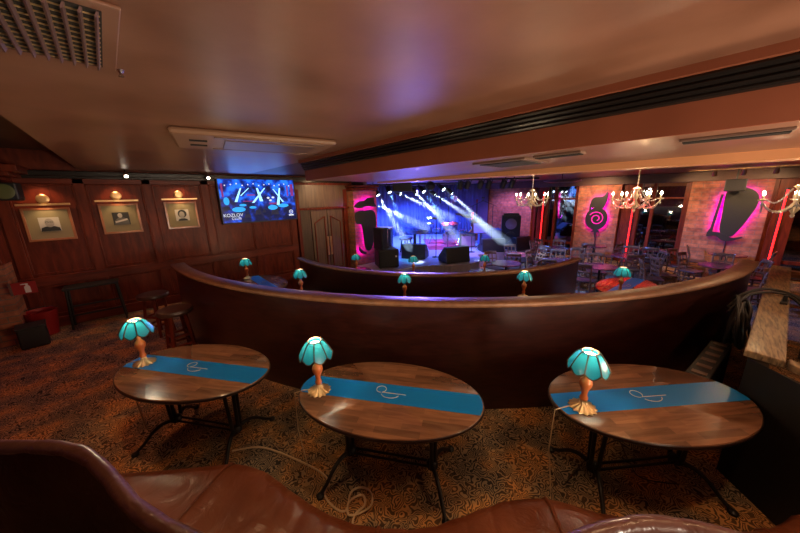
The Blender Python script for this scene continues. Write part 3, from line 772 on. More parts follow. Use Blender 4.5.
for k in range(13): x = -.75 + k * .125; b.prism([(x + .016 * math.cos(a), .36 + .02 * (k % 3) + .016 * math.sin(a)) for a in [2 * PI * i / 8 for i in range(8)]], -.0345, -.031, 'xz')
for x, z in ((.19, .06), (.31, .07), (.24, .0)): b.prism([(x + .035 * math.cos(a), z + .025 * math.sin(a)) for a in [2 * PI * i / 10 for i in range(10)]], -.0345, -.031, 'xz')
b.build('pictured_lamps', 'tv_white', scr)
b = MB()
for (x0, x1, z0, z1) in ((.78, .85, .1, .4), (.68, .71, .1, .36), (-.3, -.12, .12, .15), (.2, .42, -.1, -.06), (-.4, -.1, -.02, .0), (-.84, -.8, .1, .4)): b.prism([(x0, z0), (x1, z0), (x1, z1), (x0, z1)], -.0338, -.031, 'xz')
b.build('pictured_drapes', 'tv_red', scr)
b = MB()
for (x0, x1, z0, z1) in ((-.16, -.02, -.34, -.22), (.22, .42, -.36, -.24), (-.42, -.26, -.4, -.32), (.02, .1, -.3, -.2), (-.86, -.7, -.2, -.12)): b.prism([(x0, z0), (x1, z0), (x1 - .02, z1), (x0 + .02, z1)], -.0338, -.031, 'xz')
b.build('pictured_monitors', 'tv_dark', scr)
def text(s, size, loc, name, mat, parent):
    cu = bpy.data.curves.new(name, 'FONT'); cu.body = s; cu.size = size; cu.align_x = 'CENTER'; cu.align_y = 'CENTER'; cu.extrude = .0008
    to = bpy.data.objects.new(name + '_tmp', cu); COL.objects.link(to)
    me = bpy.data.meshes.new_from_object(to.evaluated_get(bpy.context.evaluated_depsgraph_get()))
    bpy.data.objects.remove(to)
    me.materials.append(M[mat])
    o = bpy.data.objects.new(name, me); COL.objects.link(o); o.parent = parent; o.location = loc; o.rotation_euler = (PI / 2, 0, 0)
    return o
text('KOZLOV', .105, (-.66, -.038, -.33), 'caption', 'tv_white', scr)
text('CLUB', .085, (-.6, -.038, -.41), 'caption', 'tv_white', scr)
b = MB(); b.tube([(.74 + .045 * math.cos(a), -.038, -.31 + .045 * math.sin(a)) for a in [2 * PI * i / 20 for i in range(20)]], .008, 6, True); b.box((.74, -.037, -.31), (.05, .004, .012)); b.box((.74, -.037, -.395), (.13, .004, .035))
b.build('corner_logo', 'tv_white', scr)
light('tv_glow', 'AREA', (2.5, 7.82, 2.18), 9, (.12, .3, 1), size=1.3, to=(2.5, 5, 1.6))

# speaker, sign, bucket, box, stools
M['cone'] = plain('olive_cone', (.12, .14, .05), .5)
t = thing('wall_speaker', 'olive round-fronted loudspeaker high on the pier at the far left', 'speaker', (-1.27, 7.3, 2.4))
t.rotation_euler = (0, 0, R(-8))
MB().box((0, .0, 0), (.26, .2, .26)).build('cabinet', 'black', t, bevel=.02)
MB().lathe([(.001, 0), (.1, 0), (.11, .012), (.09, .02), (.05, .014), (.001, .02)], 24, axis='y').build('cone', 'cone', t, True, loc=(0, -.1, 0))
MB().box((-.2, .1, .05), (.2, .05, .05)).build('bracket', 'black', t)
t = thing('fire_sign', 'red fire extinguisher sign sticking out from the brick pier at far left', 'sign', (-1.4, 7.25, .93))
MB().box((0, 0, 0), (.25, .012, .19)).build('plate', 'red_plastic', t)
b = MB(); b.prism([(.0, -.075), (.06, -.075), (.06, .02), (.045, .04), (.02, .04), (.0, .02)], -.012, -.007, 'xz'); b.prism([(.02, .04), (.045, .04), (.045, .07), (-.03, .07), (-.03, .055), (.02, .055)], -.012, -.007, 'xz')
b.build('extinguisher_symbol', 'white', t)
MB().box((-.135, .0, 0), (.03, .03, .2)).build('bracket', 'chrome', t)
t = thing('fire_bucket', 'red conical fire bucket standing by the far left panelling', 'bucket', (-1.4, 7.68, 0))
MB().lathe([(.14, 0), (.145, .0), (.2, .42), (.205, .43), (.19, .43), (.14, .02), (.001, .02)], 28).build('body', 'red_plastic', t, True)
MB().tube([(.2 * math.cos(a), 0, .43 + .06 * math.sin(a)) for a in [PI * i / 16 for i in range(17)]], .006, 6).build('handle', 'black', t, True)
t = thing('black_crate', 'low black box on the carpet in front of the red bucket', 'box', (-1.45, 7.18, 0), R(8))
MB().box((0, 0, .16), (.3, .3, .32)).build('body', 'black', t, bevel=.02)
MB().box((0, 0, .335), (.32, .32, .03)).build('lid', 'black', t, bevel=.008)
t = thing('side_console', 'slim dark console table against the panelling below the left portrait', 'table', (-.72, 7.72, 0))
MB().box((0, 0, .74), (.72, .36, .04)).build('top', 'booth', t, bevel=.008)
for x in (-.32, .32):
    for y in (-.14, .14): MB().cyl((x, y, .72), (x * 1.12, y, 0), .018, n=8).build('leg', 'booth', t)
MB().box((0, -.14, .42), (.64, .025, .03)).box((0, -.14, .25), (.66, .025, .03)).build('rung', 'booth', t, bevel=.004)

stl = None
def stool(label, loc, rz):
    t = thing('bar_stool', label, 'stool', loc, rz, 'wooden bar stools by the panelled wall')
    MB().lathe([(.001, .66), (.2, .66), (.215, .675), (.218, .7), (.205, .725), (.14, .735), (.001, .73)], 32).build('seat', 'seat', t, True)
    for a in range(4):
        q = R(45 + 90 * a); MB().bar((.12 * math.cos(q), .12 * math.sin(q), .67), (.19 * math.cos(q), .19 * math.sin(q), .0), .04, .04).build('leg', 'mahog', t, bevel=.004)
    for z, s in ((.2, .165), (.34, .155)):
        pts = [(s * math.cos(R(45 + 90 * a)), s * math.sin(R(45 + 90 * a)), z) for a in range(4)]
        m_ = MB()
        for a in range(4): m_.bar(pts[a], pts[(a + 1) % 4], .025, .03)
        m_.build('stretcher', 'mahog', t)
    return t
stl = stool('dark round wooden bar stool at the left end of the curved partition', (.25, 5.05, 0), .2)
copy_thing(stl, (.07, 6.2, 0), .7, 'dark round wooden bar stool farther back, beside the panelled wall')

# ------------------------------------------------------------------ ceiling things
t = thing('ceiling_grille', 'square dark ceiling air grille with slanting slats at top left', 'vent', (-.225, 1.68, 2.8), R(2))
MB().box((0, 0, -.006), (.62, .62, .012)).build('frame', 'ceil', t, bevel=.004)
MB().box((0, 0, -.014), (.53, .53, .006)).build('backing', 'vent_dk', t)
for k in range(15): MB().box((-.252 + k * .036, 0, -.024), (.006, .53, .02), Matrix.Rotation(R(24), 3, 'Y')).build('slat', 'slat', t)
m_ = MB()
for k in range(12): m_.box((0, -.24 + k * .044, -.019), (.52, .004, .004))
m_.build('mesh_wires', 'brass', t)
t = thing('air_conditioner', 'beige cassette air conditioner set in the brown ceiling', 'air conditioner', (1.13, 3.42, 2.8), R(-10))
MB().prism([(-.72, -.42), (.72, -.42), (.72, .42), (-.72, .42)], -.055, 0, 'xy').build('panel', 'ac', t, bevel=.03)
MB().box((.12, 0, -.06), (.86, .5, .012)).build('intake_grille', 'vent', t, bevel=.004)
for k in (-1, 1): MB().box((-.52, k * .13 - .0, -.058), (.14, .05, .012)).build('louvre', 'vent_dk', t)
MB().box((.1, -.34, -.058), (1.0, .07, .012)).box((.1, .34, -.058), (1.0, .07, .012)).build('outlet', 'vent', t, bevel=.003)
def slot(name, label, x, y, w, l, rz=0):
    t = thing(name, label, 'vent', (x, y, 2.49), rz)
    MB().box((0, 0, -.008), (w, l, .016)).build('frame', 'vent', t, bevel=.004)
    m_ = MB()
    for k in range(3): m_.box((-w * .28 + k * w * .28, 0, -.018), (w * .13, l * .94, .008))
    m_.build('slot', 'vent_dk', t)
slot('slot_diffuser', 'long slot diffuser in the lower ceiling at upper right', 2.52, .03, .12, .42)
slot('slot_diffuser', 'short slot diffuser in the lower ceiling, above the red neon tubes', 2.5, .92, .12, .34)
t = thing('ceiling_vent', 'square flush vent in the lower ceiling left of the chandeliers', 'vent', (2.72, 1.42, 2.49), R(0))
MB().box((0, 0, -.008), (.5, .5, .016)).build('frame', 'vent', t, bevel=.004)
MB().box((0, 0, -.019), (.4, .4, .008)).build('core', 'vent_dk', t)
for x, l in ((.1, 'between the left two portraits'), (1.42, 'left of the television')):
    t = thing('ceiling_spotlight', 'small lit spotlight under the cornice, ' + l, 'light', (x, 7.72, 2.8), 0, 'small spotlights by the cornice')
    MB().cyl((0, 0, 0), (0, 0, -.06), .015, n=8).build('stem', 'black', t); MB().cyl((0, .02, -.05), (0, -.05, -.12), .028, .036, 12).build('head', 'chrome', t, True)
    MB().cyl((0, -.051, -.121), (0, -.054, -.124), .03, n=12).build('lens', 'bulb_lamp', t, True)
MB_ = MB().lathe([(.001, -.03), (.012, -.028), (.006, -.015), (.014, 0)], 12)
tag(MB_.build('ceiling_sprinkler', 'chrome', smooth=True, loc=(.09, 2.0, 2.8)), 'tiny bright sprinkler head on the ceiling right of the air grille', 'sprinkler')

# chandeliers
ch = None
def chandelier(label, loc, rz):
    t = thing('chandelier', label, 'chandelier', loc, rz, 'candle-arm chandeliers')
    t.scale = (1.12, 1.12, 1.1)
    top = (2.75 - loc[2]) / 1.1
    lk = MB()
    lk.lathe([(.001, top), (.05, top), (.055, top - .012), (.02, top - .035), (.006, top - .05)], 16)
    lk.cyl((0, 0, top - .04), (0, 0, .2), .006, n=6)
    for k in range(int((top - .3) / .045)): lk.lathe([(.006, 0), (.011, .01), (.006, .02)], 8, (0, 0, .24 + k * .045))
    lk.build('chain', 'ivory', t, True)
    MB().lathe([(.001, -.2), (.012, -.19), (.02, -.17), (.012, -.15), (.03, -.12), (.05, -.08), (.03, -.04), (.016, -.01), (.03, .03), (.036, .06), (.015, .1), (.02, .14), (.05, .17), (.02, .19), (.001, .2)], 20).build('column', 'ivory', t, True)
    for k in range(6):
        a = 2 * PI * k / 6; c, s = math.cos(a), math.sin(a)
        pts = [Vector((c * r, s * r, z)) for r, z in ((.03, -.06), (.08, -.11), (.15, -.13), (.22, -.1), (.275, -.04), (.29, .0))]
        arm = MB().tube(snake(pts, 4), .008, 6).lathe([(.01, 0), (.035, .008), (.04, .02), (.03, .016), (.001, .012)], 12, (c * .29, s * .29, 0)).build('arm', 'ivory', t, True)
        MB().cyl((c * .29, s * .29, .01), (c * .29, s * .29, .07), .011, n=8).build('candle', 'ivory', arm)
        MB().lathe([(.001, .068), (.01, .078), (.013, .09), (.008, .108), (.001, .122)], 10, (c * .29, s * .29, 0)).build('bulb', 'bulb', arm, True)
        b2 = 2 * PI * (k + 1) / 6
        def strand(fn, nb, r):
            P, Q = [], []
            for i in range(nb * 4 + 1):
                P.append(fn(i / (nb * 4))); Q.append(r * (.25, .8, 1, .8)[i % 4])
            MB().tube(P, Q, 6).build('bead_string', 'crystal', t, True)
        strand(lambda u: (.28 * (c * (1 - u) + math.cos(b2) * u), .28 * (s * (1 - u) + math.sin(b2) * u), -.02 - .11 * 4 * u * (1 - u)), 9, .009)
        strand(lambda u: (c * (.05 + .2 * u), s * (.05 + .2 * u), .15 - .14 * u - .09 * math.sin(PI * u)), 8, .009)
        MB().lathe([(.001, -.06), (.012, -.035), (.001, 0)], 6, (c * .29, s * .29, -.012)).build('crystal_drop', 'crystal', t, True)
    return t
for (x, y, z, l) in ((6.5, 2.85, 2.08, 'smallest-looking lit chandelier, nearest the stage'), (6.45, 1.05, 2.06, 'lit chandelier above the red neon tube, middle of the three'), (6.4, -.62, 2.03, 'lit chandelier at the right edge, above the booth')):
    if ch is None: ch = chandelier(l, (x, y, z), .2)
    else:
        n_ = copy_thing(ch, (x, y, z), .2 + random.random(), l)
    light('chandelier_glow', 'POINT', (x, y, z + .2), 75, (1, .62, .3), size=.04)
t = thing('ceiling_panel', 'dark lens-shaped panel hung below the ceiling right of the first chandelier', 'panel', (9.0, 3.15, 2.52), R(0))
MB().lathe([(.001, -.05), (.3, -.04), (.46, .0), (.47, .015), (.3, .04), (.001, .05)], 40).build('disc', 'black_gloss', t, True)
MB().cyl((0, 0, .04), (0, 0, .23), .012, n=8).build('rod', 'black', t)
t = thing('hanging_speaker', 'black box loudspeaker hung above the large piano sign', 'speaker', (12.9, -.12, 2.3))
MB().box((0, 0, 0), (.34, .42, .34)).build('cabinet', 'black', t, bevel=.02)
MB().box((-.172, 0, 0), (.008, .36, .28)).build('grille', 'grille', t)
MB().cyl((0, 0, .17), (0, 0, .45), .02, n=8).build('bracket', 'black', t)
t = thing('track_light', 'brass spot bar on the ceiling above the large piano sign', 'light', (11.6, -.1, 2.75))
MB().bar((-.3, .9, -.06), (-.3, -.9, -.06), .04, .03).build('bar', 'brass', t)
for k in (-.6, -.1, .4): MB().cyl((-.3, k, -.07), (-.2, k, -.2), .035, .05, 12).build('spot_head', 'brass', t, True)

# ------------------------------------------------------------------ main floor: tables and chairs
def round_table(label, loc, rz, group):
    t = thing('bistro_table', label, 'table', loc, rz, group)
    MB().lathe([(.001, .705), (.385, .705), (.4, .715), (.4, .73), (.392, .74), (.001, .74)], 36).build('tabletop', 'mtable', t, True)
    MB().lathe([(.03, .04), (.045, .08), (.03, .14), (.026, .4), (.03, .64), (.07, .69), (.1, .705)], 14).build('pedestal', 'iron', t, True)
    MB().lathe([(.001, 0), (.24, 0), (.24, .015), (.1, .04), (.03, .06)], 24).build('base', 'iron', t, True)
    return t
def chair(label, loc, rz, group):
    t = thing('slat_back_chair', label, 'chair', loc, rz, group)
    s = MB(); s.prism(smooth_poly([(-.2, -.19), (.2, -.19), (.215, .1), (.19, .2), (-.19, .2), (-.215, .1)], 3), .435, .465, 'xy'); s.build('seat', 'seat', t, bevel=.008)
    for sx in (-1, 1):
        MB().bar((sx * .175, .165, .435), (sx * .185, .18, 0), .034, .034, (0, 1, 0)).build('leg', 'chair', t, bevel=.004)
        MB().tube([(sx * .19, -.24, 0), (sx * .185, -.19, .25), (sx * .18, -.185, .45), (sx * .185, -.215, .68), (sx * .19, -.28, .92)], [.017, .019, .021, .019, .016], 8).build('leg', 'chair', t, True)
    for z, y, h in ((.87, -.262, .09), (.7, -.222, .035), (.58, -.2, .035)):
        b = MB()
        def f(u, v): return Vector(((u - .5) * .36, y - .03 * math.sin(PI * u) - (v - .5) * h * .25, z + (v - .5) * h + (.012 * math.sin(PI * u) if h > .05 else 0)))
        b.grid(f, 8, 2); b.build('back_slat', 'chair', t, True, solid=.018)
    for x in (-.06, .06): MB().bar((x, -.215, .58), (x, -.275, .85), .03, .016, (0, 1, 0)).build('back_spindle', 'chair', t)
    m_ = MB()
    for z in (.2, .3):
        for sx in (-1, 1): m_.bar((sx * .18, .17, z), (sx * .185, -.2, z), .02, .02)
    m_.bar((-.18, 0, .2), (.18, 0, .2), .02, .02)
    m_.build('stretcher', 'chair', t)
    return t
TBL = [
 ('a', 8.85, 4.2, 'blue-lit bistro table at the foot of the stage corner', (200, 320, 40)),
 ('b', 10.75, 3.73, 'blue-lit bistro table in front of the first neon tube and blue window', (180, 275, 10, 90)),
 ('c', 8.76, 2.95, 'bistro table just behind the right end of the inner partition', (185, 20, 95)),
 ('d', 7.5, 3.86, 'bistro table between the stage front and the inner partition', (60, 280)),
 ('e', 8.75, 1.93, 'pink-lit bistro table right of the inner partition end', (20, 165)),
 ('f', 12.1, 2.95, 'bistro table against the brick below the spiral sign', (180, 250)),
 ('g', 10.75, 1.74, 'red-lit bistro table below the middle neon tube', (200, 290, 0)),
 ('j', 12.4, 1.35, 'dark bistro table in front of the window right of the middle tube', (100, 185)),
 ('h', 12.75, -.28, 'magenta-lit bistro table nearest the large piano sign', (95, 265)),
 ('i', 10.75, -.16, 'large-looking magenta-lit bistro table below the piano sign, nearer the rail', (60, 200, 300, 355)),
]
short = dict(a='table at the stage corner', b='table by the blue window', c='table behind the inner partition end', d='table at the stage front', e='pink-lit table', f='table below the spiral sign', g='red-lit table by the middle tube', j='table by the dark window', h='magenta table nearest the piano sign', i='nearer magenta table')
rt = None; chp = None
Rv, Fv = Vector((.74, -.68)), Vector((.67, .74))
names8 = ['right', 'far right', 'far', 'far left', 'left', 'near left', 'near', 'near right']
for key, x, y, l, cs in TBL:
    if rt is None: rt = round_table(l, (x, y, FZ), 0, 'round bistro tables on the main floor')
    else: copy_thing(rt, (x, y, FZ), random.random(), l)
    for a in cs:
        d = Vector((math.cos(R(a)), math.sin(R(a))))
        oct_ = round(math.degrees(math.atan2(d.dot(Fv), d.dot(Rv))) / 45) % 8
        p = (x + d.x * .58, y + d.y * .58, FZ)
        if p[0] > XW - .3: p = (XW - .3, p[1], FZ)
        rz = R(a + 90 + random.uniform(-12, 12))
        lbl = 'slat-back wooden chair on the %s side of the %s' % (names8[oct_], short[key])
        if chp is None: chp = chair(lbl, p, rz, 'slat-back chairs on the main floor')
        else: copy_thing(chp, p, rz, lbl)
extra = [(9.45, .95, 200, 'tall-looking chair seen from behind, left of two in front of the dark window'), (10.1, .8, 215, 'tall-looking chair seen from behind, right of two in front of the dark window'), (11.55, .62, 150, 'slat-back chair in the aisle between the dark window and the piano sign'), (9.75, -.75, 30, 'pale-lit slat-back chair just behind the right end of the curved rail'), (9.9, 2.75, 120, 'slat-back chair in the aisle before the spiral sign'), (11.6, 4.5, 250, 'slat-back chair between the stage edge and the blue window')]
for x, y, a, l in extra: copy_thing(chp, (x, y, FZ), R(a), l)
for (x, y, l, ll) in ((4.15, 6.25, 'bistro table by the brick pillar, hidden behind the inner partition', 'teal lamp on the main floor in front of the brick pillar'), (4.95, 4.95, 'bistro table before the stage speakers, behind the inner partition', 'teal lamp on the main floor before the left stage monitor'), (6.2, 3.74, 'bistro table before the middle of the stage, behind the inner partition', 'teal lamp on the main floor at the right end of the stage lip')):
    copy_thing(rt, (x, y, FZ), 0, l)
    put_lamp(fl, ll, (x, y, FZ + .74), 'teal lamps near the stage', 2)

# ------------------------------------------------------------------ stage
stage = [(5.02, 7.58), (5.05, 6.7), (5.45, 6.3), (6.05, 6.1), (6.66, 5.93), (7.1, 5.45), (7.7, 5.13), (8.13, 5.1), (8.6, 5.34), (9.06, 5.78), (9.7, 5.55), (10.5, 5.0), (11.3, 4.85), (XW - .02, 5.2), (XW - .02, 12), (5.98, 12), (5.98, 8.22), (5.98, 7.58)]
t = thing('stage', 'low wooden stage with a curved front edge under blue light', 'stage', (9, 8, FZ))
MB().prism([(x - 9, y - 8) for x, y in stage], .03, SZ - FZ, 'xy').build('deck', 'stagefloor', t, bevel=.015)
MB().prism([(x - 9 + (9.3 - x) * .012, y - 8 + (8.5 - y) * .012) for x, y in stage], 0, SZ - FZ - .05, 'xy').build('fascia', 'part', t)
rg = MB(); rg.prism([(8.6 + dx, 7.5 + dy) for dx, dy in ((0, .2), (1.1, -.9), (3.3, .8), (2.0, 2.4))], SZ + .001, SZ + .012, 'xy')
tag(rg.build('stage_rug', 'redrug'), 'red rug under the drum kit on the stage', 'rug')
# curtain
path = snake([(13.25, 7.95, 0), (13.2, 9.4, 0), (12.5, 10.9, 0), (11.0, 11.75, 0), (8.6, 11.95, 0), (6.1, 11.9, 0)], 60)
cu = MB()
def cur(u, v):
    i = min(int(u * (len(path) - 1)), len(path) - 2); p = path[i]; d = (path[i + 1] - path[i]).normalized(); nn = Vector((-d.y, d.x, 0))
    q = p + nn * (.05 * math.sin(u * 300) + .02)
    return Vector((q.x, q.y, SZ + .02 + v * 2.62))
cu.grid(cur, 300, 3)
tag(cu.build('stage_curtain', 'curtain', smooth=True, solid=.006), 'pleated blue-lit curtain around the back of the stage', 'curtain')

def at(name, label, cat, loc, rz=0, group=None): return thing(name, label, cat, loc, R(rz), group)
# loudspeaker stack at stage left
FA = -135   # faces the seats
t = at('subwoofer', 'black bass cabinet at the left front of the stage beside the brick pillar', 'speaker', (5.66, 6.83, SZ), FA + 90 + 20)
MB().box((0, 0, .29), (.62, .6, .54)).build('cabinet', 'black', t, bevel=.02)
MB().box((0, -.305, .29), (.56, .012, .48)).build('grille', 'grille', t, bevel=.004)
MB().box((.22, -.315, .35), (.05, .006, .05)).build('badge', 'white', t)
for x in (-.25, .25): MB().box((x, 0, .01), (.06, .5, .02)).build('foot', 'black', t)
t = at('stage_loudspeaker', 'black loudspeaker standing on the bass cabinet beside the brick pillar', 'speaker', (5.53, 6.92, SZ + .56), FA + 90 + 55)
MB().prism([(-.17, -.2), (.17, -.2), (.12, .2), (-.12, .2)], 0, .64, 'xy').build('cabinet', 'black', t, bevel=.03)
MB().box((0, -.205, .32), (.29, .014, .58)).build('grille', 'grille', t, bevel=.006)
MB().box((.08, -.215, .34), (.02, .006, .5)).build('trim_strip', 'chrome', t)
# wedge monitors
wp = None
def wedge(label, loc, rz):
    global wp
    if wp is not None: return copy_thing(wp, loc, R(rz), label)
    t = at('stage_monitor', label, 'speaker', loc, rz, 'wedge monitors on the stage')
    MB().prism([(-.25, 0), (.25, 0), (.25, .14), (-.05, .4), (-.2, .4)], -.36, .36, 'yz').build('cabinet', 'black', t, bevel=.02)
    a = math.atan2(.26, .3)
    MB().box((0, .108, .28), (.64, .36, .012), Matrix.Rotation(-a, 3, 'X')).build('grille', 'grille', t)
    for x in (-.363, .363): MB().box((x, -.08, .24), (.01, .12, .05)).build('carry_handle', 'grille', t)
    wp = t; t.scale = (1.18, 1.18, 1.25); return t
wedge('black wedge monitor at left on the stage in front of the piano stool', (7.2, 7.1, SZ), -62)
wedge('black wedge monitor near the stage lip, left of the music stand', (7.6, 5.72, SZ), -22)
wedge('wedge monitor at the right front of the stage behind the corner table', (9.95, 5.75, SZ), -40)
wedge('wedge monitor farther right on the stage in front of the amplifier', (10.95, 5.2, SZ), -10)
# grand piano: black, lid up, legs, keyboard, and a round stool
t = at('grand_piano', 'black grand piano on the stage lit from above by blue light', 'piano', (8.7, 8.6, SZ), 134); t.scale = (.72, .72, .95)
plan = smooth_poly([(-.72, -.2), (.72, -.2), (.74, .1), (.7, .6), (.35, 1.0), (.1, 1.5), (-.2, 1.75), (-.6, 1.7), (-.74, 1.3), (-.74, .2)], 5)
MB().prism(plan, .74, .88, 'xy').build('case', 'drum', t, bevel=.01)
MB().box((0, -.22, .72), (1.36, .22, .05)).build('keybed', 'black', t)
MB().box((0, -.24, .755), (1.22, .15, .02)).build('keys', 'skin', t)
lid_ = MB().prism(plan, 0, .025, 'xy').build('lid', 'drum', t); lid_.location = (0, 0, .97); lid_.rotation_euler = (0, R(-8), 0)
for x, y in ((-.6, .1), (.6, .1), (-.3, 1.4)): MB().lathe([(.03, 0), (.035, .06), (.03, .1), (.055, .6), (.07, .68)], 12, (x, y, 0)).build('leg', 'chrome', t, True)
MB().box((0, .25, .3), (.16, .05, .6)).build('pedal_lyre', 'black', t)
t = at('piano_stool', 'padded stool with splayed legs beside the grand piano', 'stool', (7.72, 8.1, SZ), 20)
MB().lathe([(.001, .48), (.27, .48), (.29, .5), (.29, .56), (.26, .585), (.001, .59)], 24, sx=1.2, sy=.8).build('cushion', 'curtain', t, True)
for a in range(4):
    q = R(45 + 90 * a); MB().bar((.2 * math.cos(q), .16 * math.sin(q), .48), (.26 * math.cos(q), .22 * math.sin(q), 0), .04, .04).build('leg', 'black', t)
# organ with orange top at far left of the stage
t = at('electric_organ', 'dark electric organ with an orange top at the back left of the stage', 'organ', (7.05, 9.0, SZ), 130)
MB().box((0, .1, .45), (1.15, .5, .9)).build('cabinet', 'black', t, bevel=.01)
MB().box((0, .08, .93), (1.22, .6, .05)).build('top', 'keyorange', t, bevel=.006)
MB().box((0, -.25, .8), (1.0, .2, .04)).box((0, -.18, .86), (1.0, .14, .03)).build('manual', 'skin', t)
for x in (-.5, .5): MB().box((x, -.3, .38), (.06, .06, .76)).build('leg', 'chrome', t)
# drum kit
t = at('drum_kit', 'blue-lit drum kit on the red rug at the back of the stage', 'drums', (10.3, 8.05, SZ + .0125), -50)
bd = MB().lathe([(.27, -.2), (.28, -.19), (.28, .19), (.27, .2)], 32, axis='y').build('bass_drum', 'drum', t, True, loc=(0, 0, .29))
MB().lathe([(.001, .202), (.265, .202), (.265, .206), (.001, .206)], 32, axis='y').build('drum_head', 'skin', bd, True)
MB().lathe([(.28, .18), (.295, .18), (.295, .21), (.27, .21)], 32, axis='y').lathe([(.28, -.21), (.295, -.21), (.295, -.18), (.27, -.18)], 32, axis='y').build('hoop', 'chrome', bd, True)
for (x, y, z, r, h, tilt) in ((-.2, -.05, .68, .155, .2, 18), (.2, -.05, .68, .165, .22, 18), (.62, .35, .2, .2, .36, 0), (-.55, .4, .5, .18, .14, 0)):
    d = MB().lathe([(r, 0), (r, h)], 24).build('tom', 'drum', t, True, loc=(x, y, z)); d.rotation_euler = (R(tilt), 0, 0)
    MB().lathe([(.001, h), (r * .98, h), (r * .98, h + .006), (.001, h + .006)], 24).build('drum_head', 'skin', d, True)
    MB().lathe([(r, h - .02), (r + .012, h - .02), (r + .012, h + .012), (r, h + .012)], 24).build('hoop', 'chrome', d, True)
for (x, y, z, r) in ((-.75, 0, 1.15, .24), (.75, .1, 1.2, .26), (-.85, .5, .88, .18), (.45, -.2, 1.3, .2)):
    c = MB().lathe([(.001, .03), (.04, .025), (.06, .01), (r, -.01), (r, -.014), (.06, .005), (.001, .02)], 28).build('cymbal', 'cymbal', t, True, loc=(x, y, z)); c.rotation_euler = (R(12), R(8), 0)
    s = MB().cyl((x, y, .3), (x, y, z + .04), .011, n=8)
    for k in range(3): q = 2 * PI * k / 3; s.cyl((x, y, .32), (x + .24 * math.cos(q), y + .24 * math.sin(q), .01), .01, n=6)
    s.build('cymbal_stand', 'chrome', t)
MB().lathe([(.001, .48), (.16, .48), (.17, .54), (.001, .55)], 18, (0, .75, 0)).cyl((0, .75, 0), (0, .75, .48), .02, n=8).build('throne', 'black', t, True)
# double bass and guitar amplifier etc.
t = at('double_bass', 'reddish double bass leaning upright behind the drum kit', 'double bass', (11.3, 7.35, SZ), -40)
MB().prism(smooth_poly([(0, .1), (.26, .16), (.33, .38), (.24, .58), (.19, .66), (.24, .8), (.2, .98), (.06, 1.1), (-.06, 1.1), (-.2, .98), (-.24, .8), (-.19, .66), (-.24, .58), (-.33, .38), (-.26, .16)], 4), -.1, .1, 'xz').build('body', 'instrument', t, bevel=.02)
MB().bar((0, -.1, .95), (0, -.06, 1.75), .05, .03).build('neck', 'black', t, bevel=.004)
MB().lathe([(.001, 0), (.03, .03), (.025, .1), (.05, .14), (.001, .18)], 12, (0, -.05, 1.74)).build('scroll', 'instrument', t, True)
MB().box((0, -.12, .5), (.12, .03, .09)).build('bridge', 'skin', t); MB().cyl((0, 0, .1), (0, 0, 0), .008, n=6).build('end_pin', 'chrome', t)
t = at('bass_amplifier', 'tall black speaker cabinet with a pale cone against the stage brick', 'amplifier', (11.75, 5.95, SZ), -60)
MB().box((0, 0, .62), (.74, .5, 1.24)).build('cabinet', 'black', t, bevel=.02)
MB().box((0, -.255, .62), (.68, .012, 1.16)).build('grille', 'grille', t)
for z in (.36, .9): MB().lathe([(.001, .0), (.07, .01), (.2, .035), (.22, .03), (.22, .0)], 28, axis='y').build('cone', 'purplewall' if z > .5 else 'black', t, True, loc=(0, -.262, z))
MB().box((-.0, 0, 1.28), (.6, .4, .08)).build('amp_head', 'black', t)
t = at('stage_box', 'blue-lit equipment case in front of the bass cabinet on the stage', 'case', (11.05, 6.5, SZ), -45)
MB().box((0, 0, .36), (.85, .55, .68)).build('body', 'curtain', t, bevel=.015)
for x in (-.42, .42):
    for y in (-.27, .27): MB().box((x, y, .36), (.04, .04, .72)).build('corner_edging', 'chrome', t)
t = at('guitar_amplifier', 'pale-fronted guitar amplifier behind the music stand', 'amplifier', (10.1, 6.95, SZ), -40)
MB().box((0, 0, .3), (.62, .3, .54)).build('cabinet', 'black', t, bevel=.02)
MB().box((0, -.155, .27), (.56, .01, .42)).build('grille_cloth', 'purplewall', t)
MB().box((0, -.155, .52), (.56, .012, .06)).build('control_panel', 'chrome', t); MB().bar((-.12, 0, .6), (.12, 0, .6), .03, .02).build('carry_handle', 'black', t)
mp_ = None
def mic(label, loc, rz, h):
    t = at('microphone_stand', label, 'microphone stand', loc, rz, 'microphone stands on the stage')
    MB().lathe([(.001, 0), (.14, 0), (.14, .012), (.03, .03), (.014, .05)], 20).build('base', 'black', t, True)
    MB().cyl((0, 0, .03), (0, 0, h), .013, n=8).build('pole', 'black', t)
    MB().cyl((0, .15, h - .05), (0, -.4, h + .18), .01, n=8).build('boom', 'black', t)
    MB().lathe([(.012, 0), (.018, .1), (.028, .12), (.028, .15), (.001, .17)], 12).build('microphone', 'grille', t, True, loc=(0, -.42, h + .16))
    return t
mp_ = mic('tall microphone stand at the centre of the stage, left of the wedge monitor', (7.72, 6.59, SZ), -30, 1.7)
copy_thing(mp_, (9.3, 6.2, SZ), R(60), 'microphone stand beside the music stand on the right of the stage')
copy_thing(mp_, (10.35, 6.0, SZ), R(200), 'microphone stand at the far right of the stage before the bass cabinet')
copy_thing(mp_, (9.4, 7.4, SZ), R(140), 'microphone stand in front of the drum kit')
t = at('music_stand', 'music stand with a pale sheet at the right of the stage', 'music stand', (10.1, 6.35, SZ), -50)
MB().cyl((0, 0, .05), (0, 0, .78), .014, n=8).build('pole', 'black', t)
MB().box((0, 0, .82), (.56, .02, .42), Matrix.Rotation(R(-20), 3, 'X')).build('desk', 'black', t)
MB().box((0, -.018, .82), (.5, .006, .36), Matrix.Rotation(R(-20), 3, 'X')).build('sheet', 'curtain', t)
m_ = MB()
for k in range(3): q = 2 * PI * k / 3; m_.cyl((0, 0, .2), (.28 * math.cos(q), .28 * math.sin(q), .01), .011, n=6)
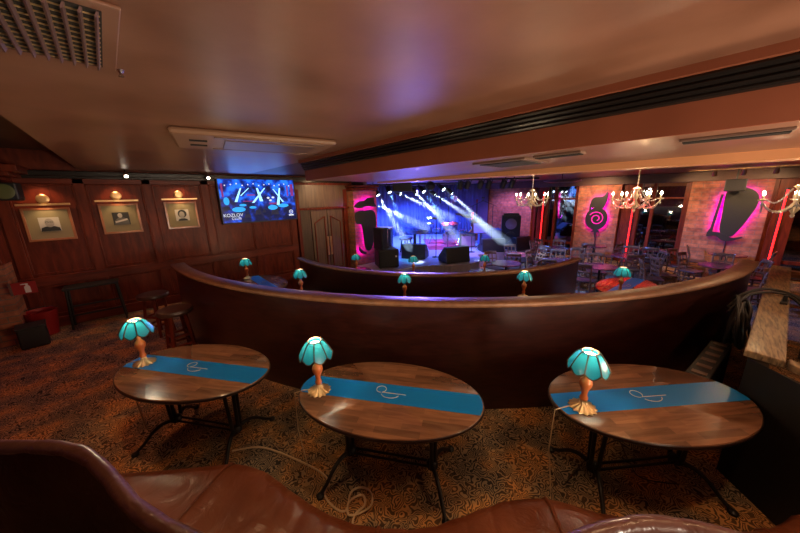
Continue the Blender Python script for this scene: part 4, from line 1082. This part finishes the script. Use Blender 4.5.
m_.build('tripod_base', 'black', t)
t = at('red_stage_tube', 'slim red glowing tube upright at the back of the stage', 'light', (12.0, 8.0, SZ))
MB().cyl((0, 0, .04), (0, 0, 1.3), .035, n=10).build('tube', emit('red_stage_glow', (1, .03, .08), 2.5), t, True)
MB().lathe([(.001, 0), (.14, 0), (.14, .03), (.04, .05), (.001, .05)], 16).build('base', 'black', t, True)

# truss pipes and lanterns
def pipe(label, a, b):
    a, b = Vector(a), Vector(b); t = thing('lighting_pipe', label, 'pipe', a)
    MB().cyl((0, 0, 0), b - a, .025, n=10).build('tube', 'black', t, True)
    m_ = MB()
    for u in (.08, .5, .92): p = (b - a) * u; m_.cyl(p, (p.x, p.y, 2.75 - a.z), .012, n=6)
    m_.build('hanger', 'black', t)
pipe('black lighting pipe above the left and middle of the stage', (6.1, 8.4, 2.6), (8.7, 5.95, 2.6))
pipe('black lighting pipe above the right front of the stage', (7.7, 6.3, 2.68), (10.0, 4.2, 2.68))
lan = None
def lantern(label, loc, to, mat='black', beam=None, e=0, col=(1, 1, 1), ang=9):
    global lan
    d = (Vector(to) - Vector(loc)).normalized()
    if lan is None:
        t = thing('stage_lantern', label, 'light', loc, 0, 'stage lanterns on the lighting pipes')
        MB().lathe([(.001, .16), (.05, .15), (.075, .08), (.075, -.06), (.085, -.08), (.085, -.1), (.07, -.1), (.065, -.07), (.001, -.06)], 18).build('housing', 'black', t, True)
        MB().lathe([(.001, -.074), (.064, -.074), (.064, -.08), (.001, -.08)], 16).build('lens', 'lens', t, True)
        MB().box((.09, 0, .08), (.012, .03, .26)).box((-.09, 0, .08), (.012, .03, .26)).box((0, 0, .205), (.19, .03, .012)).cyl((0, 0, .2), (0, 0, .27), .015, n=8).build('yoke', 'black', t)
        lan = t
    else: t = copy_thing(lan, loc, 0, label)
    t.rotation_euler = (-d).to_track_quat('Z', 'Y').to_euler()
    if e: light('lantern_beam', 'SPOT', Vector(loc) + d * .11, e, col, size=.03, to=to, spot_size=R(ang), spot_blend=.25)
M['lens'] = emit('lantern_lens', (.75, .88, 1), 14)
W_ = (.62, .82, 1)
BE = [((6.3, 8.25, 2.02), (7.12, 6.56, 1.2), 'half hidden behind the pillar'), ((6.4, 8.12, 2.33), (6.64, 6.87, .6), 'first from the pillar'), ((6.72, 7.86, 2.42), (6.64, 7.1, 1.2), 'second from the pillar'), ((6.94, 7.62, 2.32), (7.78, 6.05, 1.51), 'third from the pillar'), ((7.37, 7.25, 2.34), (7.92, 5.65, .7), 'fourth from the pillar'), ((7.57, 7.08, 2.4), (7.56, 6.3, 1.67), 'fifth from the pillar'), ((7.81, 6.82, 2.29), (8.97, 4.71, .73), 'sixth from the pillar'), ((8.07, 6.64, 2.45), (8.09, 5.89, 1.88), 'seventh from the pillar'), ((8.25, 6.43, 2.31), (8.85, 4.82, .74), 'eighth from the pillar')]
for k, (a, b, l) in enumerate(BE):
    strong = k in (0, 1, 3, 4, 6, 8)
    lantern('lit stage lantern, %s along the left lighting pipe' % l, a, b, e=BEAM_E * (1 if strong else .3) if (BEAM_E := 4000) else 0, col=W_ if strong else (.15, .45, 1), ang=9 if strong else 9)
for k, (x, y, z) in enumerate(((8.12, 5.92, 2.5), (8.29, 5.76, 2.5), (8.6, 5.48, 2.5), (8.8, 5.3, 2.5), (9.15, 4.98, 2.5), (9.35, 4.79, 2.5))):
    lantern('stage lantern number %s from the left in the dark cluster nearest the chandelier' % ['one', 'two', 'three', 'four', 'five', 'six'][k], (x, y, z), (x + .6, y + 1.2, 0), e=120, col=(.2, .3, 1) if k % 2 else (.7, .2, 1), ang=60)
t = thing('hanging_monitor', 'dark flat box hung from the ceiling above the left of the stage', 'speaker', (6.75, 7.22, 2.52), R(-45))
MB().box((0, 0, 0), (.62, .3, .34)).build('cabinet', 'black', t, bevel=.015)
MB().box((0, -.155, 0), (.56, .01, .28)).build('grille', 'grille', t)
for x in (-.25, .25): MB().cyl((x, 0, .17), (x, 0, .24), .012, n=6).build('hanger', 'black', t)
t = thing('mirror_ball_motor', 'round black unit hung above the middle of the stage', 'light', (7.42, 6.6, 2.5))
MB().lathe([(.001, -.16), (.1, -.13), (.16, -.03), (.16, .03), (.1, .13), (.02, .16), (.02, .25), (.001, .25)], 20).build('housing', 'black', t, True)

VS = 'EQUIANGULAR'
# haze only inside cones shaped as the lantern beams, lit by their spots
def hazemat(name, d, g):
    m = bpy.data.materials.new(name); m.use_nodes = True; nt = m.node_tree; nt.nodes.clear()
    o = nt.nodes.new('ShaderNodeOutputMaterial'); v = nt.nodes.new('ShaderNodeVolumeScatter')
    v.inputs['Density'].default_value = d; v.inputs['Anisotropy'].default_value = g
    nt.links.new(v.outputs[0], o.inputs['Volume']); m.cycles.volume_sampling = VS; return m
hm = hazemat('beam_haze', .4, .3)
for k, (a, b, l) in enumerate(BE):
    a, b = Vector(a), Vector(b); d = (b - a); L_ = d.length * (1.12 if k in (0, 1, 3, 4, 6, 8) else .8); d.normalize()
    w_ = 1 if k in (0, 1, 3, 4, 6, 8) else .6
    h = MB().tube([a + d * (.13 + (L_ - .13) * u) for u in (0, .25, .5, .75, .92, 1)], [.045, .045 + .05 * w_, .045 + .09 * w_, .045 + .13 * w_, .03 + .13 * w_, .02], 20).build('beam_haze', 'black', smooth=True)
    h.data.materials.clear(); h.data.materials.append(hm)
    tag(h, 'cone of haze shaped as the slanting beam of the stage lantern %s' % l, 'haze', kind='stuff')

# ------------------------------------------------------------------ room light
BL = (.07, .16, 1)
for p, e in (((7.5, 9.5, 2.6), 110), ((10.5, 9.6, 2.6), 150), ((9.2, 7.3, 2.62), 70)):
    light('blue_wash', 'SPOT', p, e * 20, BL, size=.15, to=(p[0] + .2, p[1] + .4, 0), spot_size=R(130), spot_blend=.6)
light('cyan_pool', 'SPOT', (10.6, 8.6, 2.6), 900, (.02, .5, 1), size=.04, to=(11.3, 6.95, SZ), spot_size=R(16), spot_blend=.3)
light('cyan_pool', 'SPOT', (8.6, 8.6, 2.6), 700, (.02, .5, 1), size=.04, to=(9.6, 6.6, SZ), spot_size=R(14), spot_blend=.3)
light('cyan_pool', 'SPOT', (6.4, 8.5, 2.5), 900, (.02, .5, 1), size=.04, to=(6.5, 6.95, SZ), spot_size=R(17), spot_blend=.3)
light('red_wash', 'SPOT', (11.8, 9.3, 2.6), 400, (1, .08, .25), size=.08, to=(10.4, 8.0, 0), spot_size=R(40), spot_blend=.7)
light('blue_front', 'SPOT', (7.4, 4.5, 2.7), 2100, (.1, .24, 1), size=.1, to=(9.7, 2.3, FZ), spot_size=R(84), spot_blend=.6)
light('violet_side', 'SPOT', (11.9, 6.2, 2.6), 350, (.5, .25, 1), size=.1, to=(13.4, 6.9, .8), spot_size=R(80), spot_blend=.6)
# spots added below the ceilings to light tables, floor and walls; no fittings
WM = (1, .6, .3)
def down(x, y, z, e, ang=100, col=WM, to=None): light('down_spot', 'SPOT', (x, y, z), e, col, size=.06, to=to or (x, y, 0), spot_size=R(ang), spot_blend=.7)
down(-.1, 2.3, 2.78, 36); down(.95, .75, 2.78, 40); down(1.9, -.5, 2.78, 38); down(1.3, 2.2, 2.78, 14)
down(4.6, -1.2, 2.7, 34); down(8.5, -.4, 2.7, 25); down(10.5, 1.2, 2.7, 18); down(11.7, .9, 2.6, 150, 105, WM, (13.4, .3, 1.1)); down(11.7, -.95, 2.6, 150, 105, WM, (13.4, -.4, 1.1)); down(11.9, 3.3, 2.68, 230, 110, WM, (13.4, 3.3, 1.2)); down(4.3, 6.9, 2.68, 55, 120, WM, (4.3, 8, 1.4))
down(-1.2, 5.5, 2.78, 12, 120, (1, .2, .12)); down(-.8, 6.8, 2.78, 10, 120, (.6, .2, .7))
light('red_spot', 'SPOT', (6.6, 1.2, 2.7), 420, (1, .03, .06), size=.05, to=(6.42, .95, .5), spot_size=R(42), spot_blend=.5)
# added upward fill for ceiling and walls, from unseen spots behind the seats
for p, e in (((-2.0, .2, 1.9), 14), ((.6, -2.9, 1.9), 110), ((3.6, -2.9, 1.8), 420), ((6.2, -2.9, 1.8), 160), ((1.6, .6, 1.9), 0)):
    if e: light('up_fill', 'SPOT', p, e * .5, (1, .7, .47), size=.12, to=(p[0] * .8 + .5, p[1] * .75 + .4, 2.8), spot_size=R(150), spot_blend=.8)
down(-.7, 4.4, 2.78, 45, 110, (1, .36, .18))
light('violet_ceiling_fill', 'SPOT', (6.1, 6.25, .35), 150, (.28, .2, 1), size=.8, to=(1.9, 3.0, 2.8), spot_size=R(40), spot_blend=.7)  # added violet spot tinting the ceiling from the stage side
light('ceiling_fill', 'SPOT', (1.5, -1.7, 1.2), 220, (1, .84, .66), size=.15, to=(1.7, .5, 2.8), spot_size=R(125), spot_blend=.8)  # unseen fill added behind the seats to brighten the front ceiling
light('violet_beam', 'SPOT', (7.4, 7.2, 2.38), 4600, (.22, .14, 1), size=.08, to=(.2, 1.9, .95), spot_size=R(36), spot_blend=.6)
light('low_ceiling_fill', 'SPOT', (3.3, -1.5, 1.15), 150, (1, .72, .45), size=.12, to=(2.2, .2, 2.8), spot_size=R(130), spot_blend=.7)  # unseen fill added at the right to brighten the lower ceiling
# the table lamps' open tops light the ceiling too, beside the added fill
w = bpy.data.worlds.new('room'); SC.world = w; w.use_nodes = True
w.node_tree.nodes['Background'].inputs[0].default_value = (.35, .2, .16, 1); w.node_tree.nodes['Background'].inputs[1].default_value = .02

# ------------------------------------------------------------------ camera
cam = bpy.data.cameras.new('camera'); co = bpy.data.objects.new('camera', cam); COL.objects.link(co)
cam.sensor_width = 36; cam.lens = 292 / 800 * 36; cam.clip_start = .02; cam.clip_end = 100
f_, pd, roll, yaw = 292., 70., R(1.3), R(42.3)
p_ = math.atan2(pd, f_)
F = Vector((0, math.cos(p_), -math.sin(p_))); U = Vector((0, math.sin(p_), math.cos(p_))); Rr = Vector((1, 0, 0))
Rc = Rr * math.cos(roll) - U * math.sin(roll); Uc = U * math.cos(roll) + Rr * math.sin(roll)
def Wd(d): return Vector((d.x * math.cos(yaw) + d.y * math.sin(yaw), -d.x * math.sin(yaw) + d.y * math.cos(yaw), d.z))
Rc, Uc, F = Wd(Rc), Wd(Uc), Wd(F)
mt = Matrix((Rc, Uc, -F)).transposed().to_4x4(); mt.translation = (0, 0, 2.2)
co.matrix_world = mt
SC.camera = co
SC.view_settings.view_transform = 'Standard'; SC.view_settings.look = 'None'; SC.view_settings.gamma = 1; SC.view_settings.exposure = 0
SC.view_settings.use_curve_mapping = False
SC.cycles.use_denoising = True
SC.cycles.sample_clamp_indirect = 6; SC.cycles.caustics_reflective = False; SC.cycles.caustics_refractive = False
